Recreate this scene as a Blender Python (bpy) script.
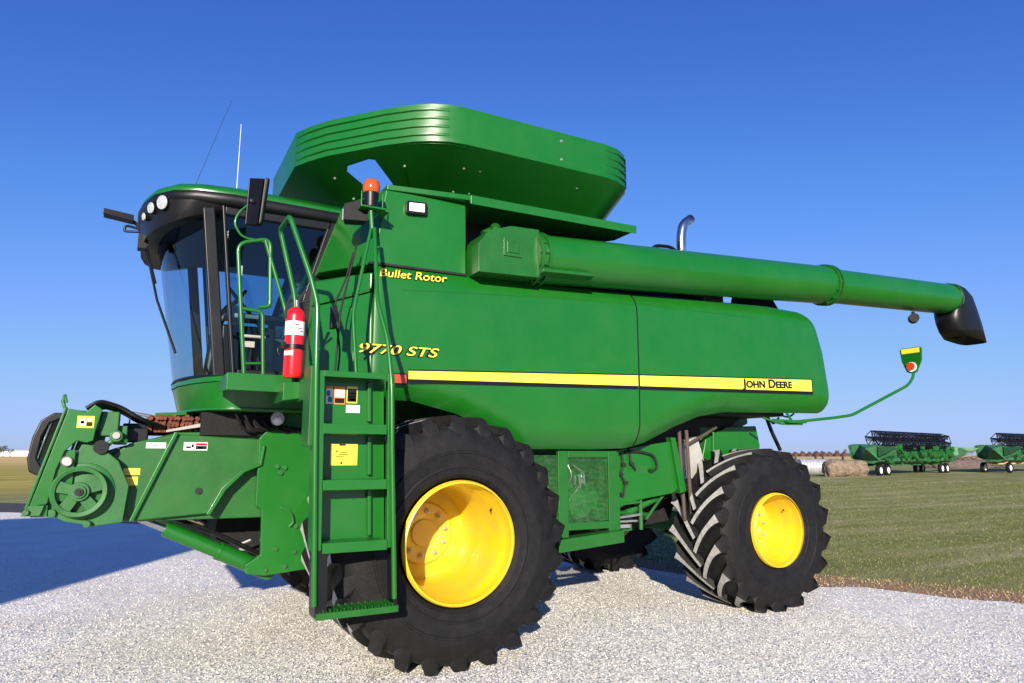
import bpy, bmesh, math, random
import numpy as np
from mathutils import Vector, Matrix
random.seed(7)
PI = math.pi
R = math.radians
scene = bpy.context.scene
for o in list(bpy.data.objects):
    bpy.data.objects.remove(o)
C = scene.collection

# ------------------------------------------------------------------ camera
YAW, PITCH = 0.4986, 0.1646
CAM = Vector((-2.175, -6.751, 1.525))
cd = bpy.data.cameras.new('camera'); cd.sensor_width = 36; cd.lens = 682.0/1024*36
cd.clip_start = 0.05; cd.clip_end = 9000
cam = bpy.data.objects.new('camera', cd); C.objects.link(cam)
cam.location = CAM; cam.rotation_euler = (PI/2+PITCH, 0, -YAW)
scene.camera = cam
# ------------------------------------------------------------------ light
SUN_EL = R(17.3)
AZ = YAW + 0.028                      # direction the sunlight travels, measured from +Y towards +X
w = bpy.data.worlds.new('World'); scene.world = w; w.use_nodes = True
nt = w.node_tree; bg = nt.nodes['Background']
sky = nt.nodes.new('ShaderNodeTexSky'); sky.sky_type = 'NISHITA'; sky.sun_disc = False
sky.sun_elevation = SUN_EL; sky.sun_rotation = AZ + PI
sky.air_density = 1.0; sky.dust_density = 0.3; sky.ozone_density = 3.0; sky.altitude = 200
# camera-like colour response for the clear autumn sky
k1 = nt.nodes.new('ShaderNodeVectorMath'); k1.operation = 'SCALE'; k1.inputs['Scale'].default_value = 0.1
k2 = nt.nodes.new('ShaderNodeVectorMath'); k2.operation = 'SCALE'; k2.inputs['Scale'].default_value = 10.0
cu = nt.nodes.new('ShaderNodeRGBCurve')
for ch, pts_ in ((0, ((0, 0), (.087, .031), (.152, .070), (.24, .127), (.329, .162), (.494, .218), (.65, .252), (1, .30))),
                 (1, ((0, 0), (.166, .097), (.279, .185), (.417, .255), (.531, .303), (.675, .335), (1, .37))),
                 (2, ((0, 0), (.308, .367), (.472, .503), (.617, .58), (.70, .56), (1, .60)))):
    c_ = cu.mapping.curves[ch]; c_.points[0].location = pts_[0]; c_.points[1].location = pts_[-1]
    for q in pts_[1:-1]: c_.points.new(*q)
cu.mapping.update()
nt.links.new(sky.outputs[0], k1.inputs[0]); nt.links.new(k1.outputs[0], cu.inputs['Color']); nt.links.new(cu.outputs[0], k2.inputs[0])
nt.links.new(k2.outputs[0], bg.inputs[0]); bg.inputs[1].default_value = 0.094
sd = bpy.data.lights.new('sun', 'SUN'); sd.energy = 5.0; sd.angle = R(0.53); sd.color = (1.0, 0.92, 0.79)
sun = bpy.data.objects.new('sun', sd); C.objects.link(sun)
sun.rotation_euler = Vector((math.sin(AZ)*math.cos(SUN_EL), math.cos(AZ)*math.cos(SUN_EL), -math.sin(SUN_EL))).to_track_quat('-Z', 'Y').to_euler()
scene.view_settings.view_transform = 'Standard'; scene.view_settings.look = 'None'
scene.view_settings.exposure = 0.85; scene.view_settings.gamma = 1
scene.view_settings.use_curve_mapping = False

# ------------------------------------------------------------------ materials
def nd(t, kind, **kw):
    n = t.nodes.new(kind)
    for k, v in kw.items(): setattr(n, k, v)
    return n
def mat(name, col, rough=0.5, metal=0.0, coat=0.0, var=0.0, vscale=3.0, bump=0.0, bscale=60.0, dust=None, dustamt=0.0, spec=0.5):
    m = bpy.data.materials.new(name); m.use_nodes = True
    t = m.node_tree; b = t.nodes['Principled BSDF']
    b.inputs['Base Color'].default_value = (*col, 1); b.inputs['Roughness'].default_value = rough
    b.inputs['Metallic'].default_value = metal; b.inputs['Coat Weight'].default_value = coat
    b.inputs['Coat Roughness'].default_value = 0.12; b.inputs['Specular IOR Level'].default_value = spec
    tc = nd(t, 'ShaderNodeTexCoord')
    if var or dust:
        n = nd(t, 'ShaderNodeTexNoise'); n.inputs['Scale'].default_value = vscale; n.inputs['Detail'].default_value = 6
        n.inputs['Roughness'].default_value = 0.65
        t.links.new(tc.outputs['Object'], n.inputs['Vector'])
        r = nd(t, 'ShaderNodeValToRGB'); r.color_ramp.elements[0].position = 0.3; r.color_ramp.elements[1].position = 0.7
        a, c = r.color_ramp.elements
        a.color = (*[x*(1-var) for x in col], 1); c.color = (*[min(1, x*(1+var)) for x in col], 1)
        t.links.new(n.outputs['Fac'], r.inputs['Fac'])
        src = r.outputs['Color']
        if dust:
            n2 = nd(t, 'ShaderNodeTexNoise'); n2.inputs['Scale'].default_value = vscale*2.7; n2.inputs['Detail'].default_value = 8
            n2.inputs['Roughness'].default_value = 0.7
            t.links.new(tc.outputs['Object'], n2.inputs['Vector'])
            mr = nd(t, 'ShaderNodeMapRange'); mr.inputs['From Min'].default_value = 0.42; mr.inputs['From Max'].default_value = 0.75
            mr.inputs['To Max'].default_value = dustamt
            t.links.new(n2.outputs['Fac'], mr.inputs['Value'])
            mx = nd(t, 'ShaderNodeMix', data_type='RGBA'); mx.inputs['B'].default_value = (*dust, 1)
            t.links.new(mr.outputs[0], mx.inputs['Factor']); t.links.new(src, mx.inputs['A'])
            src = mx.outputs['Result']
        t.links.new(src, b.inputs['Base Color'])
        rr = nd(t, 'ShaderNodeMapRange'); rr.inputs['To Min'].default_value = max(0.02, rough-0.08); rr.inputs['To Max'].default_value = min(1, rough+0.12)
        t.links.new(n.outputs['Fac'], rr.inputs['Value']); t.links.new(rr.outputs[0], b.inputs['Roughness'])
    if bump:
        n3 = nd(t, 'ShaderNodeTexNoise'); n3.inputs['Scale'].default_value = bscale; n3.inputs['Detail'].default_value = 4
        t.links.new(tc.outputs['Object'], n3.inputs['Vector'])
        bp = nd(t, 'ShaderNodeBump'); bp.inputs['Strength'].default_value = bump; bp.inputs['Distance'].default_value = 0.02
        t.links.new(n3.outputs['Fac'], bp.inputs['Height']); t.links.new(bp.outputs[0], b.inputs['Normal'])
    return m
GREEN = (0.0042, 0.105, 0.0065)
M = {}
M['green'] = mat('green_paint', GREEN, 0.32, coat=0.22, var=0.06, vscale=1.3, bump=0.03, bscale=3, dust=(0.16, 0.19, 0.12), dustamt=0.05)
M['greend'] = mat('green_paint_dusty', (0.0038, 0.088, 0.0055), 0.42, coat=0.1, var=0.12, vscale=4, bump=0.05, bscale=14, dust=(0.09, 0.10, 0.05), dustamt=0.12)
M['greenc'] = mat('cast_green', (0.006, 0.10, 0.012), 0.5, var=0.2, vscale=9, bump=0.05, bscale=60, dust=(0.07, 0.08, 0.04), dustamt=0.25)
M['yellow'] = mat('yellow_paint', (0.66, 0.44, 0.008), 0.36, coat=0.2, var=0.08, vscale=3, dust=(0.33, 0.26, 0.12), dustamt=0.4)
M['stripe'] = mat('yellow_decal', (0.74, 0.60, 0.05), 0.35, coat=0.2)
M['black'] = mat('black_plastic', (0.004, 0.004, 0.0045), 0.38, var=0.2, vscale=6, dust=(0.03, 0.03, 0.028), dustamt=0.05, spec=0.35)
M['dark'] = mat('dark_steel', (0.010, 0.010, 0.010), 0.6, var=0.4, vscale=9, dust=(0.05, 0.045, 0.035), dustamt=0.3, spec=0.3)
M['rubber'] = mat('tyre_rubber', (0.0042, 0.0042, 0.0046), 0.66, var=0.25, vscale=5, bump=0.12, bscale=50, dust=(0.026, 0.025, 0.024), dustamt=0.3, spec=0.25)
M['lug'] = mat('worn_dusty_lug_face', (0.42, 0.41, 0.39), 0.9, var=0.25, vscale=18, dust=(0.1, 0.1, 0.1), dustamt=0.7, bump=0.2, bscale=90, spec=0.2)
M['chrome'] = mat('chrome', (0.55, 0.54, 0.52), 0.22, metal=1)
M['steel'] = mat('worn_steel', (0.45, 0.43, 0.40), 0.4, metal=0.8, var=0.3, vscale=20)
M['rust'] = mat('rusty_steel', (0.13, 0.035, 0.015), 0.85, var=0.7, vscale=30, bump=0.5, bscale=80)
M['brown'] = mat('brown_hose', (0.06, 0.04, 0.03), 0.6, var=0.3)
M['red'] = mat('red_enamel', (0.62, 0.008, 0.012), 0.25, coat=0.5)
M['white'] = mat('white_decal', (0.78, 0.78, 0.78), 0.45, var=0.05, vscale=20)
M['grey'] = mat('grey_fabric', (0.13, 0.13, 0.14), 0.8, var=0.2)
M['lgrey'] = mat('light_grey_plastic', (0.30, 0.29, 0.27), 0.6, var=0.15)
M['orange'] = mat('orange_decal', (0.75, 0.22, 0.02), 0.45)
M['blue'] = mat('blue_decal', (0.03, 0.09, 0.25), 0.45)
M['head'] = mat('headliner', (0.03, 0.034, 0.042), 0.8)
def glassy(name, col, rough, alpha=None, trans=None, emit=None):
    m = bpy.data.materials.new(name); m.use_nodes = True
    b = m.node_tree.nodes['Principled BSDF']
    b.inputs['Base Color'].default_value = (*col, 1); b.inputs['Roughness'].default_value = rough
    if trans: b.inputs['Transmission Weight'].default_value = trans
    return m
M['lens'] = glassy('clear_lens', (0.5, 0.52, 0.53), 0.12)
M['lens'].node_tree.nodes['Principled BSDF'].inputs['Metallic'].default_value = 0.35
M['amber'] = glassy('amber_lens', (0.42, 0.07, 0.006), 0.12); M['amber'].node_tree.nodes['Principled BSDF'].inputs['Coat Weight'].default_value = 0.6
M['redorange'] = glassy('red_orange_lens', (0.5, 0.05, 0.01), 0.15); M['redorange'].node_tree.nodes['Principled BSDF'].inputs['Coat Weight'].default_value = 0.6
def window_glass(name, tint, refl=1.0):
    m = bpy.data.materials.new(name); m.use_nodes = True; t = m.node_tree
    for n in list(t.nodes): t.nodes.remove(n)
    out = nd(t, 'ShaderNodeOutputMaterial'); tr = nd(t, 'ShaderNodeBsdfTransparent'); tr.inputs[0].default_value = (*tint, 1)
    gl = nd(t, 'ShaderNodeBsdfGlossy'); gl.inputs['Roughness'].default_value = 0.03
    fr = nd(t, 'ShaderNodeFresnel'); ge = nd(t, 'ShaderNodeNewGeometry')
    io = nd(t, 'ShaderNodeMapRange'); io.inputs['To Min'].default_value = 1.5; io.inputs['To Max'].default_value = 0.6667
    t.links.new(ge.outputs['Backfacing'], io.inputs['Value']); t.links.new(io.outputs[0], fr.inputs['IOR'])
    mx = nd(t, 'ShaderNodeMixShader')
    t.links.new(fr.outputs[0], mx.inputs[0]); t.links.new(tr.outputs[0], mx.inputs[1]); t.links.new(gl.outputs[0], mx.inputs[2])
    t.links.new(mx.outputs[0], out.inputs[0]); return m
M['glass'] = window_glass('tinted_cab_glass', (0.62, 0.76, 0.82))
# perforated screen: real holes through alpha
def screen_mat():
    m = mat('perforated_green_screen', (0.012, 0.13, 0.022), 0.5, var=0.3, vscale=12, dust=(0.2, 0.22, 0.15), dustamt=0.5)
    t = m.node_tree; b = t.nodes['Principled BSDF']
    tc = nd(t, 'ShaderNodeTexCoord'); mp = nd(t, 'ShaderNodeMapping'); mp.inputs['Scale'].default_value = (90, 0, 90)
    t.links.new(tc.outputs['Object'], mp.inputs[0])
    v = nd(t, 'ShaderNodeTexVoronoi'); v.inputs['Randomness'].default_value = 0.0; v.inputs['Scale'].default_value = 1
    t.links.new(mp.outputs[0], v.inputs['Vector'])
    c = nd(t, 'ShaderNodeMath', operation='GREATER_THAN'); c.inputs[1].default_value = 0.47
    t.links.new(v.outputs['Distance'], c.inputs[0]); t.links.new(c.outputs[0], b.inputs['Alpha'])
    return m
M['screen'] = screen_mat()

# ------------------------------------------------------------------ mesh helpers
def part(name, bm, m, parent=None, bevel=0.0, smooth=35, label=None, recalc=True):
    if recalc: bmesh.ops.recalc_face_normals(bm, faces=bm.faces)
    me = bpy.data.meshes.new(name); bm.to_mesh(me); bm.free()
    ms = m if isinstance(m, (list, tuple)) else [m]
    for x in ms: me.materials.append(x)
    if smooth:
        me.shade_smooth(); me.set_sharp_from_angle(angle=R(smooth))
    o = bpy.data.objects.new(name, me); C.objects.link(o)
    if parent: o.parent = parent
    if bevel:
        b = o.modifiers.new('bevel', 'BEVEL'); b.width = bevel; b.segments = 2; b.limit_method = 'ANGLE'; b.angle_limit = R(40)
        b.harden_normals = True
    if label: o['label'] = label
    return o
def thing(name, label, cat, loc=(0, 0, 0), rz=0, group=None):
    o = bpy.data.objects.new(name, None); C.objects.link(o); o.location = loc; o.rotation_euler = (0, 0, rz)
    o.empty_display_size = 0.3; o['label'] = label; o['category'] = cat
    if group: o['group'] = group
    return o
def tag(o, label, cat, group=None, kind=None):
    o['label'] = label; o['category'] = cat
    if group: o['group'] = group
    if kind: o['kind'] = kind
    return o
def struct(o): o['kind'] = 'structure'; return o
def B(): return bmesh.new()
def hexa(bm, p, mi=0):
    v = [bm.verts.new(q) for q in p]
    for f in ((0,3,2,1),(4,5,6,7),(0,1,5,4),(1,2,6,5),(2,3,7,6),(3,0,4,7)):
        bm.faces.new([v[i] for i in f]).material_index = mi
def bx(bm, x0, x1, y0, y1, z0, z1, mi=0):
    hexa(bm, [(x0,y0,z0),(x1,y0,z0),(x1,y1,z0),(x0,y1,z0),(x0,y0,z1),(x1,y0,z1),(x1,y1,z1),(x0,y1,z1)], mi)
def loft(bm, a, b, cap=True, mi=0):
    va = [bm.verts.new(q) for q in a]; vb = [bm.verts.new(q) for q in b]; n = len(a)
    for i in range(n):
        bm.faces.new((va[i], va[(i+1)%n], vb[(i+1)%n], vb[i])).material_index = mi
    if cap: bm.faces.new(va).material_index = mi; bm.faces.new(vb[::-1]).material_index = mi
def pr(bm, pts, y0, y1, mi=0): loft(bm, [(x, y0, z) for x, z in pts], [(x, y1, z) for x, z in pts], True, mi)
def prz(bm, pts, z0, z1, mi=0): loft(bm, [(x, y, z0) for x, y in pts], [(x, y, z1) for x, y in pts], True, mi)
def prx(bm, pts, x0, x1, mi=0): loft(bm, [(x0, y, z) for y, z in pts], [(x1, y, z) for y, z in pts], True, mi)
def roundpath(pts, rad, n=5):
    P = [Vector(p) for p in pts]; out = [P[0]]
    for i in range(1, len(P)-1):
        a, b, c = P[i-1], P[i], P[i+1]
        r = min(rad, (a-b).length*0.45, (c-b).length*0.45)
        s = b+(a-b).normalized()*r; e = b+(c-b).normalized()*r
        for k in range(n+1):
            t = k/n; out.append(s*(1-t)**2+b*2*t*(1-t)+e*t*t)
    out.append(P[-1]); return out
def tube(bm, pts, r, seg=10, rad=0, mi=0, taper=None, cap=True):
    P = roundpath(pts, rad) if rad else [Vector(p) for p in pts]
    Q = [P[0]]
    for p in P[1:]:
        if (p-Q[-1]).length > 1e-5: Q.append(p)
    P = Q; n = len(P); rings = []
    t = (P[1]-P[0]).normalized(); up = Vector((0,0,1)) if abs(t.z) < .9 else Vector((1,0,0))
    u = t.cross(up).normalized()
    for i, p in enumerate(P):
        t2 = (P[min(i+1,n-1)]-P[max(i-1,0)]).normalized()
        u = (u-t2*u.dot(t2)).normalized(); v = t2.cross(u)
        rr = r if taper is None else r+(taper-r)*i/(n-1)
        rings.append([bm.verts.new(p+(u*math.cos(a)+v*math.sin(a))*rr) for a in [2*PI*k/seg for k in range(seg)]])
    for i in range(n-1):
        for k in range(seg):
            bm.faces.new((rings[i][k], rings[i][(k+1)%seg], rings[i+1][(k+1)%seg], rings[i+1][k])).material_index = mi
    if cap: bm.faces.new(rings[0][::-1]).material_index = mi; bm.faces.new(rings[-1]).material_index = mi
def cyl(bm, a, b, r, r2=None, seg=20, mi=0): tube(bm, [a, b], r, seg, 0, mi, r2)
def lathe(bm, prof, c, seg=64, axis='Y', mi=0, closed=False):
    rings = []
    for (r, t) in prof:
        ring = []
        for k in range(seg):
            a = 2*PI*k/seg; s, q = math.sin(a)*r, math.cos(a)*r
            if axis == 'Y': p = (c[0]+q, c[1]+t, c[2]+s)
            elif axis == 'Z': p = (c[0]+q, c[1]+s, c[2]+t)
            else: p = (c[0]+t, c[1]+q, c[2]+s)
            ring.append(bm.verts.new(p))
        rings.append(ring)
    m = len(rings)
    for i in range(m if closed else m-1):
        A, Bq = rings[i], rings[(i+1)%m]
        for k in range(seg):
            bm.faces.new((A[k], A[(k+1)%seg], Bq[(k+1)%seg], Bq[k])).material_index = mi
    if not closed:
        for rg, pf in ((rings[0], prof[0]), (rings[-1], prof[-1])):
            if pf[0] > 1e-4: bm.faces.new(rg)
    return rings
def interp(x, tab):
    if x <= tab[0][0]: return tab[0][1]
    for (a, b), (c, d) in zip(tab, tab[1:]):
        if x <= c: return b+(d-b)*(x-a)/(c-a)
    return tab[-1][1]
def words(name, s, size, m, parent, loc, rot=(PI/2, 0, 0), shear=0.0, bold=0.0, width=None, small=False, extr=0.0012, spacing=1.0):
    c = bpy.data.curves.new(name, 'FONT'); c.body = s; c.size = size; c.shear = shear; c.offset = bold; c.extrude = extr
    c.space_character = spacing
    if small:
        c.small_caps_scale = 0.78
        for f in c.body_format: f.use_small_caps = True
    t = bpy.data.objects.new('tmp', c); C.objects.link(t)
    bpy.context.view_layer.update()
    me = bpy.data.meshes.new_from_object(t.evaluated_get(bpy.context.evaluated_depsgraph_get()))
    bpy.data.objects.remove(t)
    xs = [v.co.x for v in me.vertices]; k = (width/(max(xs)-min(xs))) if width else 1
    x0 = min(xs)
    for v in me.vertices: v.co.x = (v.co.x-x0)*k
    Mx = Matrix.Translation(loc) @ Matrix.Rotation(rot[2], 4, 'Z') @ Matrix.Rotation(rot[1], 4, 'Y') @ Matrix.Rotation(rot[0], 4, 'X')
    me.transform(Mx)
    me.materials.clear(); me.materials.append(m)
    o = bpy.data.objects.new(name, me); C.objects.link(o); o.parent = parent
    return o

# ------------------------------------------------------------------ setting: ground, gravel, field
FW = Vector((math.sin(YAW), math.cos(YAW)))
def gz(x, y):
    s = (x-CAM.x)*FW.x+(y-CAM.y)*FW.y
    t = min(1, max(0, (s-20)/25)); return -0.04+0.30*t*t*(3-2*t)
E0 = Vector((5.19, -0.98)); ED = Vector((-10.58, 18.30)).normalized(); EN = Vector((-ED.y, ED.x))  # EN points to the gravel (negative side is grass)
if EN.dot(Vector((0, 0))-E0) < 0: EN = -EN
def ground_mat():
    m = bpy.data.materials.new('grass_and_field'); m.use_nodes = True; t = m.node_tree; b = t.nodes['Principled BSDF']
    b.inputs['Roughness'].default_value = 0.95; b.inputs['Specular IOR Level'].default_value = 0.1
    tc = nd(t, 'ShaderNodeTexCoord')
    def noise(scale, detail=6, rough=0.6, stretch=None):
        n = nd(t, 'ShaderNodeTexNoise'); n.inputs['Scale'].default_value = scale; n.inputs['Detail'].default_value = detail; n.inputs['Roughness'].default_value = rough
        if stretch:
            mp = nd(t, 'ShaderNodeMapping'); mp.inputs['Rotation'].default_value = (0, 0, stretch[0]); mp.inputs['Scale'].default_value = (stretch[1], stretch[2], 1)
            t.links.new(tc.outputs['Object'], mp.inputs[0]); t.links.new(mp.outputs[0], n.inputs['Vector'])
        else: t.links.new(tc.outputs['Object'], n.inputs['Vector'])
        return n.outputs['Fac']
    def mixc(f, a, bcol):
        x = nd(t, 'ShaderNodeMix', data_type='RGBA')
        for s, v in (('A', a), ('B', bcol)):
            if isinstance(v, tuple): x.inputs[s].default_value = (*v, 1)
            else: t.links.new(v, x.inputs[s])
        t.links.new(f, x.inputs['Factor']); return x.outputs['Result']
    def rng(v, a, b2, lo=0, hi=1):
        x = nd(t, 'ShaderNodeMapRange'); x.inputs['From Min'].default_value = a; x.inputs['From Max'].default_value = b2
        x.inputs['To Min'].default_value = lo; x.inputs['To Max'].default_value = hi
        t.links.new(v, x.inputs['Value']); return x.outputs[0]
    def math2(op, a, b2):
        x = nd(t, 'ShaderNodeMath', operation=op)
        for i, v in ((0, a), (1, b2)):
            if isinstance(v, (int, float)): x.inputs[i].default_value = v
            else: t.links.new(v, x.inputs[i])
        return x.outputs[0]
    fine = noise(26, 8, 0.75); mid = noise(1.6, 6, 0.6); big = noise(0.22, 5, 0.55); streak = noise(0.8, 5, 0.65, (R(28.6), 0.16, 1.6))
    g = mixc(rng(fine, .35, .65), (0.13, 0.15, 0.035), (0.25, 0.25, 0.07))
    g = mixc(math2('MULTIPLY', rng(streak, .45, .68), 0.75), g, (0.46, 0.39, 0.22))
    g = mixc(math2('MULTIPLY', rng(mid, .5, .72), 0.55), g, (0.42, 0.36, 0.20))
    g = mixc(math2('MULTIPLY', rng(big, .45, .7), 0.5), g, (0.17, 0.19, 0.06))
    # distance from the gravel edge
    dp = nd(t, 'ShaderNodeVectorMath', operation='DOT_PRODUCT'); dp.inputs[1].default_value = (-EN.x, -EN.y, 0)
    t.links.new(tc.outputs['Object'], dp.inputs[0])
    d = math2('ADD', dp.outputs['Value'], EN.dot(E0))
    dj = math2('ADD', d, math2('MULTIPLY', math2('SUBTRACT', mid, 0.5), 1.4))
    g = mixc(rng(dj, 1.3, 0.35), g, mixc(rng(fine, .4, .62), (0.24, 0.14, 0.085), (0.42, 0.29, 0.18)))
    # far stubble field on the left and beyond
    sx = nd(t, 'ShaderNodeSeparateXYZ'); t.links.new(tc.outputs['Object'], sx.inputs[0])
    far = rng(sx.outputs['Y'], 70, 95)
    left = math2('MULTIPLY', rng(sx.outputs['X'], 8, -2), rng(sx.outputs['Y'], 24, 32))
    fieldc = mixc(rng(noise(0.07, 6, 0.6, (0.2, 0.15, 1.5)), .4, .6), (0.52, 0.38, 0.13), (0.75, 0.52, 0.24))
    fieldg = mixc(rng(noise(0.5, 7, 0.7, (0.3, 0.2, 2)), .42, .6), (0.28, 0.25, 0.04), (0.52, 0.40, 0.11))
    lf = mixc(rng(sx.outputs['Y'], 60, 140), fieldg, fieldc)
    g = mixc(math2('MAXIMUM', far, left), g, lf)
    t.links.new(g, b.inputs['Base Color'])
    bp = nd(t, 'ShaderNodeBump'); bp.inputs['Strength'].default_value = 0.7; bp.inputs['Distance'].default_value = 0.05
    t.links.new(fine, bp.inputs['Height']); t.links.new(bp.outputs[0], b.inputs['Normal'])
    return m
def gravel_mat():
    m = bpy.data.materials.new('crushed_limestone'); m.use_nodes = True; t = m.node_tree; b = t.nodes['Principled BSDF']
    b.inputs['Roughness'].default_value = 0.95; b.inputs['Specular IOR Level'].default_value = 0.15
    tc = nd(t, 'ShaderNodeTexCoord')
    v = nd(t, 'ShaderNodeTexVoronoi'); v.inputs['Scale'].default_value = 100; v.inputs['Randomness'].default_value = 1
    v2 = nd(t, 'ShaderNodeTexVoronoi'); v2.inputs['Scale'].default_value = 230
    for q in (v, v2): t.links.new(tc.outputs['Object'], q.inputs['Vector'])
    sp = nd(t, 'ShaderNodeSeparateColor'); t.links.new(v.outputs['Color'], sp.inputs[0])
    r = nd(t, 'ShaderNodeValToRGB'); cr = r.color_ramp
    cr.elements[0].position = 0.0; cr.elements[0].color = (0.14, 0.13, 0.12, 1)
    cr.elements[1].position = 1.0; cr.elements[1].color = (0.95, 0.91, 0.84, 1)
    e = cr.elements.new(0.07); e.color = (0.68, 0.65, 0.59, 1); e = cr.elements.new(0.5); e.color = (0.86, 0.81, 0.73, 1)
    t.links.new(sp.outputs[0], r.inputs['Fac'])
    n = nd(t, 'ShaderNodeTexNoise'); n.inputs['Scale'].default_value = 0.8; n.inputs['Detail'].default_value = 7; n.inputs['Roughness'].default_value = 0.6
    t.links.new(tc.outputs['Object'], n.inputs['Vector'])
    rr = nd(t, 'ShaderNodeValToRGB'); rr.color_ramp.elements[0].position = .3; rr.color_ramp.elements[0].color = (0.88, 0.85, 0.81, 1)
    rr.color_ramp.elements[1].position = .65; rr.color_ramp.elements[1].color = (1, 1, 1, 1)
    t.links.new(n.outputs['Fac'], rr.inputs['Fac'])
    mx = nd(t, 'ShaderNodeMix', data_type='RGBA', blend_type='MULTIPLY'); mx.inputs['Factor'].default_value = 1
    t.links.new(r.outputs[0], mx.inputs['A']); t.links.new(rr.outputs[0], mx.inputs['B'])
    t.links.new(mx.outputs['Result'], b.inputs['Base Color'])
    # every stone facet is tilted its own way
    def facet(vor, amt):
        a_ = nd(t, 'ShaderNodeVectorMath', operation='SUBTRACT'); a_.inputs[1].default_value = (.5, .5, .5); t.links.new(vor.outputs['Color'], a_.inputs[0])
        c_ = nd(t, 'ShaderNodeVectorMath', operation='SCALE'); c_.inputs['Scale'].default_value = amt; t.links.new(a_.outputs[0], c_.inputs[0]); return c_
    g = nd(t, 'ShaderNodeNewGeometry')
    x1 = nd(t, 'ShaderNodeVectorMath', operation='ADD'); t.links.new(g.outputs['Normal'], x1.inputs[0]); t.links.new(facet(v, .75).outputs[0], x1.inputs[1])
    x2 = nd(t, 'ShaderNodeVectorMath', operation='ADD'); t.links.new(x1.outputs[0], x2.inputs[0]); t.links.new(facet(v2, .55).outputs[0], x2.inputs[1])
    x3 = nd(t, 'ShaderNodeVectorMath', operation='NORMALIZE'); t.links.new(x2.outputs[0], x3.inputs[0]); t.links.new(x3.outputs[0], b.inputs['Normal'])
    return m
def axis_vals():
    a = [0.0]; st = 2.0
    while a[-1] < 4000: a.append(a[-1]+st); st *= 1.09 if a[-1] > 60 else 1.0
    return sorted(set([-q for q in a]+a))
bm = B(); ax = axis_vals(); n = len(ax)
vv = [[bm.verts.new((x, y, gz(x, y))) for y in ax] for x in ax]
for i in range(n-1):
    for j in range(n-1): bm.faces.new((vv[i][j], vv[i+1][j], vv[i+1][j+1], vv[i][j+1]))
struct(part('ground', bm, ground_mat(), None, 0, 60, recalc=False))
# gravel yard: near side of the straight edge, ragged border, slightly crowned
bm = B(); rng2 = random.Random(3)
L0, L1 = -24.0, 24.5
rows = []
N = 260
for i in range(N+1):
    s = L0+(L1-L0)*i/N
    jit = 0.10*math.sin(s*1.7)+0.07*math.sin(s*4.3+1)+rng2.uniform(-.05, .05)
    p = E0+ED*s+EN*jit
    rows.append([bm.verts.new((q.x, q.y, -0.034)) for k, q in enumerate([p+EN*d for d in (0, 1, 4, 12, 30)])])
for i in range(N):
    for k in range(4): bm.faces.new((rows[i][k], rows[i+1][k], rows[i+1][k+1], rows[i][k+1]))
gv = part('gravel_yard', bm, gravel_mat(), None, 0, 60); struct(gv)
# dark strip between the yard and the stubble field on the left
bm = B(); m_dark = mat('dark_ground', (0.028, 0.026, 0.022), 0.95, var=0.4, vscale=3, bump=0.5, bscale=20)
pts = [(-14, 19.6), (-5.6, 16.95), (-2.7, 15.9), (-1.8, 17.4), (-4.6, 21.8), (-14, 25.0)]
prz(bm, pts, -0.06, -0.028); struct(part('dark_strip', bm, m_dark, None))

def scatter_mesh(name, verts, faces, m, label, cat):
    me = bpy.data.meshes.new(name); nf = len(faces)
    me.vertices.add(len(verts)); me.vertices.foreach_set('co', verts.astype(np.float32).ravel())
    k = faces.shape[1]; me.loops.add(nf*k); me.loops.foreach_set('vertex_index', faces.astype(np.int32).ravel())
    me.polygons.add(nf); me.polygons.foreach_set('loop_start', np.arange(0, nf*k, k, dtype=np.int32)); me.polygons.foreach_set('loop_total', np.full(nf, k, dtype=np.int32))
    me.update(calc_edges=True); me.validate()
    for x in (m if isinstance(m, list) else [m]): me.materials.append(x)
    o = bpy.data.objects.new(name, me); C.objects.link(o); tag(o, label, cat, kind='stuff'); return o
rs = np.random.RandomState(5)
# loose stones near the camera
N = 52000
u = rs.rand(N); dep = 1.8+9.0*u**1.25; lat = (rs.rand(N)*2-1)*(dep*0.85+0.3)
RT = np.array([math.cos(YAW), -math.sin(YAW)]); FWn = np.array([FW.x, FW.y])
P = np.array([CAM.x, CAM.y])+dep[:, None]*FWn+lat[:, None]*RT
sd_ = (P-np.array(E0))@np.array(EN); ok = sd_ > -0.45*rs.rand(N)**2; P = P[ok]; N = len(P)
oct_ = np.array([(1,0,0),(-1,0,0),(0,1,0),(0,-1,0),(0,0,1),(0,0,-1)], float)
of = np.array([(0,2,4),(2,1,4),(1,3,4),(3,0,4),(2,0,5),(1,2,5),(3,1,5),(0,3,5)])
sz = (0.0028+0.0055*rs.rand(N)**2.6)[:, None, None]
V = oct_[None]*(0.7+0.6*rs.rand(N, 6, 1)); V = V+0.35*(rs.rand(N, 6, 3)-.5)
an = rs.rand(N)*2*PI; ca, sa = np.cos(an), np.sin(an)
X = V[..., 0]*ca[:, None]-V[..., 1]*sa[:, None]; Y = V[..., 0]*sa[:, None]+V[..., 1]*ca[:, None]
V = np.stack([X, Y, V[..., 2]*0.7], -1)*sz
V[..., 0] += P[:, 0, None]; V[..., 1] += P[:, 1, None]; V[..., 2] += -0.032+sz[:, :, 0]*0.25
F = of[None]+6*np.arange(N)[:, None, None]
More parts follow.
